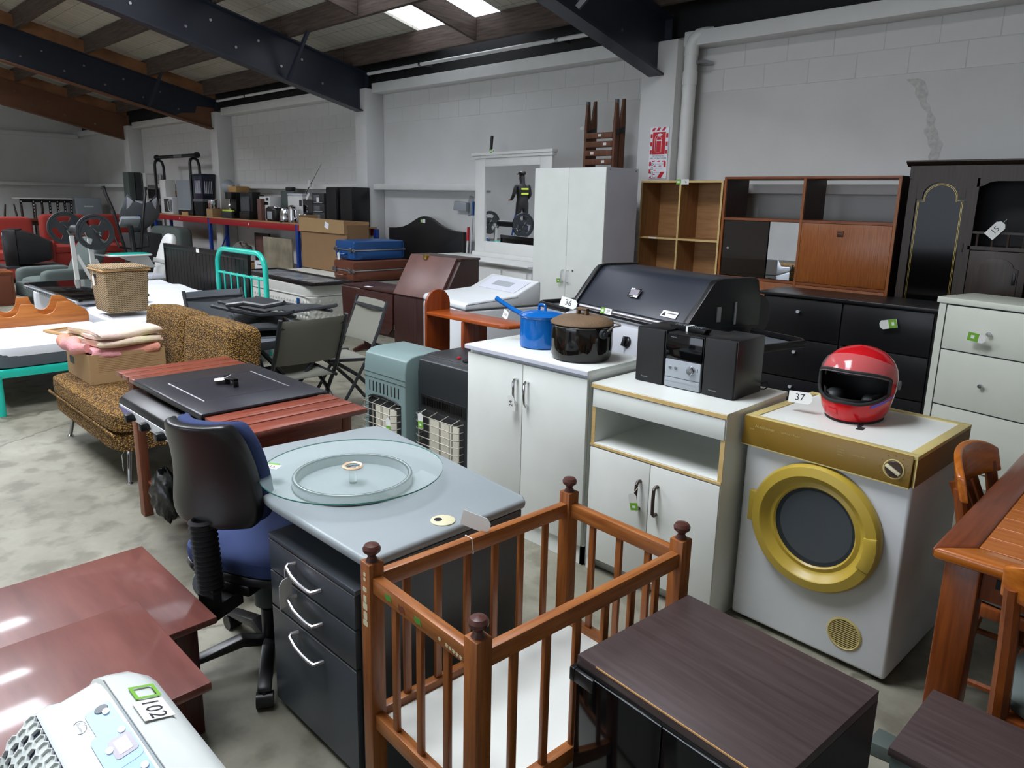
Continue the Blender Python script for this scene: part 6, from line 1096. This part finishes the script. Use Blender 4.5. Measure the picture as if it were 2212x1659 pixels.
for i in range(9): obj('rib', 'dark_grey', t, box(.02+i*.04, -.006, .02, .035+i*.04, 0, .25))
for i in range(6): obj('rib', 'dark_grey', t, box(.38, .02+i*.036, .02, .386, .035+i*.036, .25))
t = app('laundry_basket', 'navy blue plastic laundry basket on top of the black crate', 'basket', -14.36, 6.04, D+.325); obj('body', 'navy_plastic', t, taper(0, .44, .16, .10, .22, .125), .008); obj('rim', 'navy_plastic', t, box(-.235, -.135, .44, .235, .135, .465), .006)
for i in range(5): obj('slot', 'grey_lilac', t, box(.19+.0, -.07+i*.032, .10, .205, -.058+i*.032, .34)); obj('slot', 'grey_lilac', t, box(-.12+i*.055, -.122, .1, -.10+i*.055, -.108, .34))
t = app('steel_pot', 'shiny steel cooking pot on the small carton', 'pot', -13.82, 5.98, D+.15); obj('pot', 'chrome', t, lathe([(.10, 0), (.105, .01), (.105, .16), (.11, .165)], n=28)); obj('lid', 'chrome', t, lathe([(.108, .166), (.06, .185), (.001, .19)], n=28))
one('small_carton', 'small brown carton at the rack front under the steel pot', 'carton', 'cardboard', box(-.13, -.10, 0, .13, .16, .148), (-13.83, 5.99, D), 0, .003)
t = app('desk_fan', 'grey cone-shaped clamp lamp standing behind the laundry basket', 'lamp', -13.45, 6.14, D); obj('stem', 'mid_grey', t, cyl((0, 0, 0), (0, 0, .5), .02)); obj('reflector', 'silver_plastic', t, xf(lathe([(.14, 0), (.10, .08), (.05, .16), (.04, .22), (.001, .22)], n=24), Matrix.Translation((-.05, 0, .55)) @ Matrix.Rotation(PI/2, 4, 'Y'))); obj('clamp', 'black', t, box(-.03, -.03, 0, .03, .03, .1))
t = app('paper_trimmer', 'flat black and silver guillotine on the rack front by the microwave', 'trimmer', -15.35, 5.91, D); obj('board', 'black', t, box(0, 0, 0, .7, .085, .10), .008); obj('blade_arm', 'silver_plastic', t, box(.05, -.005, .10, .6, .03, .125), .004); obj('wood_foot', 'tan_board', t, box(.2, -.015, 0, .5, 0, .06))
t = app('espresso_machine', 'black espresso machine with chrome spouts on the rack', 'coffee machine', -13.28, 5.96, D); obj('body', 'black', t, box(0, .08, 0, .26, .26, .46), .01); obj('head', 'black', t, box(0, 0, .34, .26, .08, .46), .008); obj('drip_tray', 'dark_grey', t, box(0, 0, 0, .26, .08, .05), .004); obj('spout', 'chrome', t, tube([(.13, .03, .36), (.13, .02, .28), (.15, .01, .22)], .022, 8)); obj('milk_jug', 'chrome', t, lathe([(.04, .05), (.045, .1), (.035, .17)], (.11, .04, 0), 16))
one('wooden_tray', 'shallow light wooden tray lying on the espresso machine', 'tray', 'tan_board', box(-.16, -.11, 0, .16, .13, .10)+box(-.14, -.09, .10, .14, .11, .102), (-13.12, 6.14, D+.464), 0, .004)
t = app('small_television', 'small black tube television facing out on the rack', 'television', -12.78, 6.0, D); obj('case', 'black', t, box(0, 0, 0, .48, .12, .46), .012); obj('rear_housing', 'vinyl_black', t, box(.05, .12, .03, .43, .26, .42), .02); obj('screen', 'tv_face', t, soft(.05, -.02, .08, .40, .02, .40, 7)); obj('antenna_base', 'black', t, box(.1, .12, .42, .3, .24, .47))
t = app('small_printer', 'white box printer behind the tube television on the rack', 'printer', -12.08, 6.02, D); obj('case', 'white_paint', t, box(0, 0, .0, .36, .24, .40), .012); obj('paper_slot', 'black', t, box(.04, -.003, .26, .32, 0, .31)); obj('display', 'dark_grey', t, box(.24, -.003, .33, .33, 0, .38))
t = app('white_printer', 'large cream white printer in the middle of the rack', 'printer', -11.24, 6.09, D); obj('case', 'white_paint', t, box(0, 0, 0, .48, .18, .42), .015); obj('scanner_lid', 'grey_lilac', t, box(0, 0, .42, .48, .18, .46), .01); obj('button_panel', 'dark_grey', t, box(.38, -.003, .26, .46, 0, .36)); obj('paper_tray', 'dark_grey', t, box(.05, -.003, .08, .35, 0, .12))
t = app('flat_monitor', 'dark flat monitor back behind the printers on the rack', 'monitor', -11.70, 6.22, D); obj('panel', 'dark_green_grey', t, box(0, 0, .12, .44, .04, .50), .008); obj('stand', 'black', t, box(.2, .0, 0, .35, .05, .12)); obj('top_box', 'black', t, box(.2, -.02, .50, .42, .05, .56), .01)
t = app('toaster', 'black and silver two-slice toaster on the rack front', 'toaster', -11.72, 5.92, D); obj('case', 'black', t, soft(0, 0, 0, .36, .22, .23, 6)); obj('top_trim', 'chrome', t, soft(.02, .03, .19, .34, .19, .245, 5)); obj('end_panel', 'silver_plastic', t, box(.10, -.004, .03, .26, .01, .16), .006)
t = app('kettle', 'shiny chrome electric kettle beside the toaster', 'kettle', -11.12, 5.975, D); obj('body', 'chrome', t, lathe([(.09, 0), (.095, .02), (.085, .14), (.06, .21), (.02, .225), (.001, .23)], n=28)); obj('handle', 'black', t, tube([(.08, 0, .05), (.14, 0, .08), (.13, 0, .2), (.06, 0, .24)], .013, 8)); obj('base', 'black', t, lathe([(.1, -.001), (.1, .02), (.001, .02)], n=24))
t = app('chrome_coffee_pot', 'chrome coffee pot with copper glow between kettle and black box', 'coffee pot', -10.86, 5.96, D); obj('body', 'chrome', t, lathe([(.07, 0), (.075, .05), (.06, .2), (.065, .25)], n=24)); obj('lid', 'chrome', t, lathe([(.066, .25), (.03, .275), (.001, .28)], n=24)); obj('handle', 'chrome', t, tube([(.06, 0, .22), (.12, 0, .2), (.12, 0, .08), (.07, 0, .06)], .01, 8))
t = app('coffee_tins', 'pair of small steel canisters stacked at the rack front', 'canister', -10.6, 5.96, D); obj('canister', 'chrome', t, lathe([(.055, 0), (.055, .14), (.001, .142)], n=20)); obj('canister', 'chrome', t, lathe([(.055, 0), (.055, .14), (.001, .142)], (.13, .02, 0), 20))
t = app('black_appliance_box', 'plain black boxy appliance with hanging white tag on the rack', 'appliance', -10.72, 6.07, D); obj('case', 'black', t, box(0, 0, 0, .32, .2, .37), .01); obj('front_panel', 'black_gloss', t, box(.02, -.004, .17, .30, 0, .35))
lot_tag('white tag sticking up from the black appliance on the rack', '', AX(-10.52, 6.05, D+.42, (.6, 0, -.7), (.6, 0, .8)), 0, None, .05, .14)
one('black_game_console', 'low black electronic box on the rack front near the toaster', 'console', 'black', box(0, 0, 0, .38, .07, .13)+box(.02, .01, .13, .36, .06, .14), (-12.62, 5.905, D), 0, .008)
t = app('media_player', 'flat dark disc player with a lime green cable box on top', 'player', -13.35, 5.90, D); obj('case', 'dark_grey', t, box(0, 0, 0, .42, .055, .12), .006); obj('top_box', 'lime', t, box(.05, .0, .12, .45, .05, .15), .004)
one('drinks_carton', 'slim dark carton standing left of the toaster', 'carton', 'leather_brown', box(0, 0, 0, .14, .065, .36), (-12.02, 5.945, D), 0, .004)
t = app('stereo_stack', 'dark grey hi-fi stack with cassette decks on the rack', 'stereo', -10.22, 5.95, D)
for i, (z0, z1) in enumerate(((0, .18), (.182, .31), (.312, .47))):
    u = obj('deck', 'dark_grey', t, box(0, 0, z0, .34, .28, z1), .006); obj('deck_window', 'mid_grey', u, box(.05, -.004, z0+.04, .22, 0, z1-.03), .003); obj('deck_buttons', 'silver_plastic', u, box(.05, -.004, z0+.012, .29, 0, z0+.024))
sticker(t, FR(.17, -.005, .37), '', .07, .07, False)
for x, w, lab in ((-9.80, .30, 'tall black loudspeaker beside the hi-fi stack on the rack'), (-9.42, .33, 'tall charcoal loudspeaker at the right end of the rack')): t = app('floor_speaker', lab, 'speaker', x, 5.93, D); obj('cabinet', 'vinyl_black', t, box(0, .012, 0, w, .30, .56), .006); obj('grille', 'black_matte', t, box(.01, 0, .015, w-.01, .013, .545), .006)
t = app('rabbit_ear_antenna', 'thin silver telescopic antenna leaning on the printers', 'antenna', -10.75, 6.15, D+.465); obj('rod', 'chrome', t, tube([(0, 0, 0), (.12, .02, .14), (.40, .06, .45)], [.012, .008, .003], 6)); obj('pivot', 'white_paint', t, box(.07, -.0, .10, .13, .04, .20), .006)
# things under the rack
t = thing('grey_tub_chair', 'grey upholstered tub chair back seen under the rack', 'chair', (-15.3, 5.45, 0)); obj('back', 'fabric_grey', t, soft(-.75, .1, .35, .75, .42, .97, 6, 32, 14)); obj('seat', 'fabric_grey', t, soft(-.72, -.35, .2, .72, .2, .5, 6, 32, 10)); obj('base', 'black', t, box(-.6, -.25, 0, .6, .3, .22))
one('stained_board', 'large stained plywood board leaning under the rack', 'board', 'board_stain', box(0, 0, 0, .95, .03, .72), (-11.7, 5.86, .22), 0, .003)
for x, y, w, h, l, m in ((-13.55, 5.93, .30, .30, 'brown carton on the lower rack shelf beside the teal bed end', 'cardboard'), (-13.15, 5.93, .72, .2, 'low brown carton with a white sticker on the lower rack shelf', 'cardboard')):
    t = thing('lower_carton', l, 'carton', (x, y, .232)); obj('box', m, t, box(0, 0, 0, w, .28, h), .003); obj('label', 'paper', t, box(w*.3, -.002, h*.4, w*.3+.07, 0, h*.8))
t = thing('white_carton', 'white carton on the lower rack shelf behind the framed picture', 'carton', (-12.2, 5.93, .232)); obj('box', 'paper', t, box(0, 0, 0, 1.05, .28, .27), .003); obj('hand_slot', 'dark_grey', t, box(.45, -.002, .17, .6, 0, .2)); obj('printed_mark', 'mid_grey', t, box(.1, -.002, .2, .3, 0, .22))
t = thing('dark_picture_frame', 'dark framed picture leaning on the lower shelf under the rack', 'picture', (-12.75, 6.222, .232)); obj('frame', 'wenge_dark', t, box(0, 0, 0, .55, .03, .72), .003); obj('print', 'leather_brown', t, box(.05, -.002, .06, .5, 0, .66))
one('plastic_bundle', 'crumpled bundle of clear plastic bags on the lower rack shelf', 'bag', 'clutter_grey', lump(0, 0, .16, .26, .13, .15, .18, 9), (-12.75, 5.97, .46), 0, sharp=80)
one('dark_bundle', 'dark heap of cables and bags on the lower rack shelf', 'heap', 'clutter_grey', lump(0, 0, .12, .2, .05, .10, .15, 12), (-13.1, 6.16, .56), 0, sharp=80)
# person seen in the dresser mirror
def person():
    t = thing('person', 'person in dark clothes and yellow hi-vis stripes seen in the mirror', 'person', (-15.1, .2, .46), 1.6)
    bm = bmesh.new(); V = {}; 
    J = {'pel': (0, 0, .95, .15, .12), 'chest': (0, 0, 1.25, .17, .12), 'neck': (0, .0, 1.48, .07, .07), 'hd': (0, .03, 1.60, .08, .09), 'ht': (0, .03, 1.72, .07, .08), 'ls': (-.18, 0, 1.42, .06, .06), 'le': (-.24, .02, 1.16, .05, .05), 'lw': (-.2, .2, 1.02, .036, .036), 'lh': (-.17, .28, 1.03, .03, .03), 'rs': (.18, 0, 1.42, .06, .06), 're': (.24, .02, 1.16, .05, .05), 'rw': (.2, .22, 1.05, .036, .036), 'rh': (.17, .3, 1.07, .03, .03), 'lhip': (-.1, 0, .88, .09, .09), 'lk': (-.11, .02, .5, .065, .065), 'la': (-.11, 0, .1, .05, .05), 'lt': (-.11, .16, .05, .04, .035), 'rhip': (.1, 0, .88, .09, .09), 'rk': (.11, .04, .5, .065, .065), 'ra': (.11, .02, .1, .05, .05), 'rt': (.11, .18, .05, .04, .035)}
    for k, j in J.items(): V[k] = bm.verts.new(j[:3])
    for a, b in (('pel', 'chest'), ('chest', 'neck'), ('neck', 'hd'), ('hd', 'ht'), ('chest', 'ls'), ('ls', 'le'), ('le', 'lw'), ('lw', 'lh'), ('chest', 'rs'), ('rs', 're'), ('re', 'rw'), ('rw', 'rh'), ('pel', 'lhip'), ('lhip', 'lk'), ('lk', 'la'), ('la', 'lt'), ('pel', 'rhip'), ('rhip', 'rk'), ('rk', 'ra'), ('ra', 'rt')): bm.edges.new((V[a], V[b]))
    me = bpy.data.meshes.new('body'); bm.verts.index_update(); keys = list(J); bm.to_mesh(me); bm.free(); me.materials.append(MATS['black_matte']); o = bpy.data.objects.new('body', me); C.objects.link(o); o.parent = t
    sk = o.modifiers.new('skin', 'SKIN'); 
    for i, k in enumerate(keys): me.skin_vertices[0].data[i].radius = J[k][3:5]; me.skin_vertices[0].data[i].use_root = (k == 'pel')
    ss = o.modifiers.new('sub', 'SUBSURF'); ss.levels = 1; ss.render_levels = 2
    obj('face', 'skin', t, soft(-.068, .0, 1.54, .068, .135, 1.70, 2.4)); obj('cap', 'black', t, soft(-.09, -.08, 1.66, .09, .12, 1.76, 3)+box(-.06, .1, 1.68, .06, .2, 1.695)); obj('hi_vis_stripe', 'lime', t, box(-.1, .125, 1.18, .1, .13, 1.22)+box(-.1, .125, 1.30, .1, .13, 1.34)+box(-.1, -.14, 1.18, .1, -.125, 1.22)+box(-.1, -.14, 1.30, .1, -.125, 1.34))
    for s in (-1, 1): obj('hand', 'skin', t, soft(s*.17-.035, .27, 1.02, s*.17+.035, .36, 1.08, 2.5)+sum([tube([(s*.17-.025+.016*k, .34, 1.06), (s*.17-.025+.016*k, .39, 1.05), (s*.17-.025+.016*k, .40, 1.02)], .009, 6) for k in range(4)], [])+tube([(s*.14, .29, 1.06), (s*.125, .33, 1.08), (s*.13, .36, 1.085)], .010, 6))
person()
t = thing('step_ladder', 'blue step ladder under the person in the mirror', 'ladder', (-15.1, .2, 0), 1.6)
for s in (-1, 1): obj('stile', 'rack_blue', t, tube([(s*.24, .30, 0), (s*.2, .0, 1.15)], .02, 4)); obj('rear_stile', 'rack_blue', t, tube([(s*.24, -.35, 0), (s*.2, -.05, .46)], .02, 4))
for z, y in ((.22, .22), (.44, .0), (.7, .12), (.95, .05)): obj('tread', 'rack_blue', t, box(-.2, y-.13 if z == .44 else y-.03, z-.02, .2, y+.16 if z == .44 else y+.05, z))
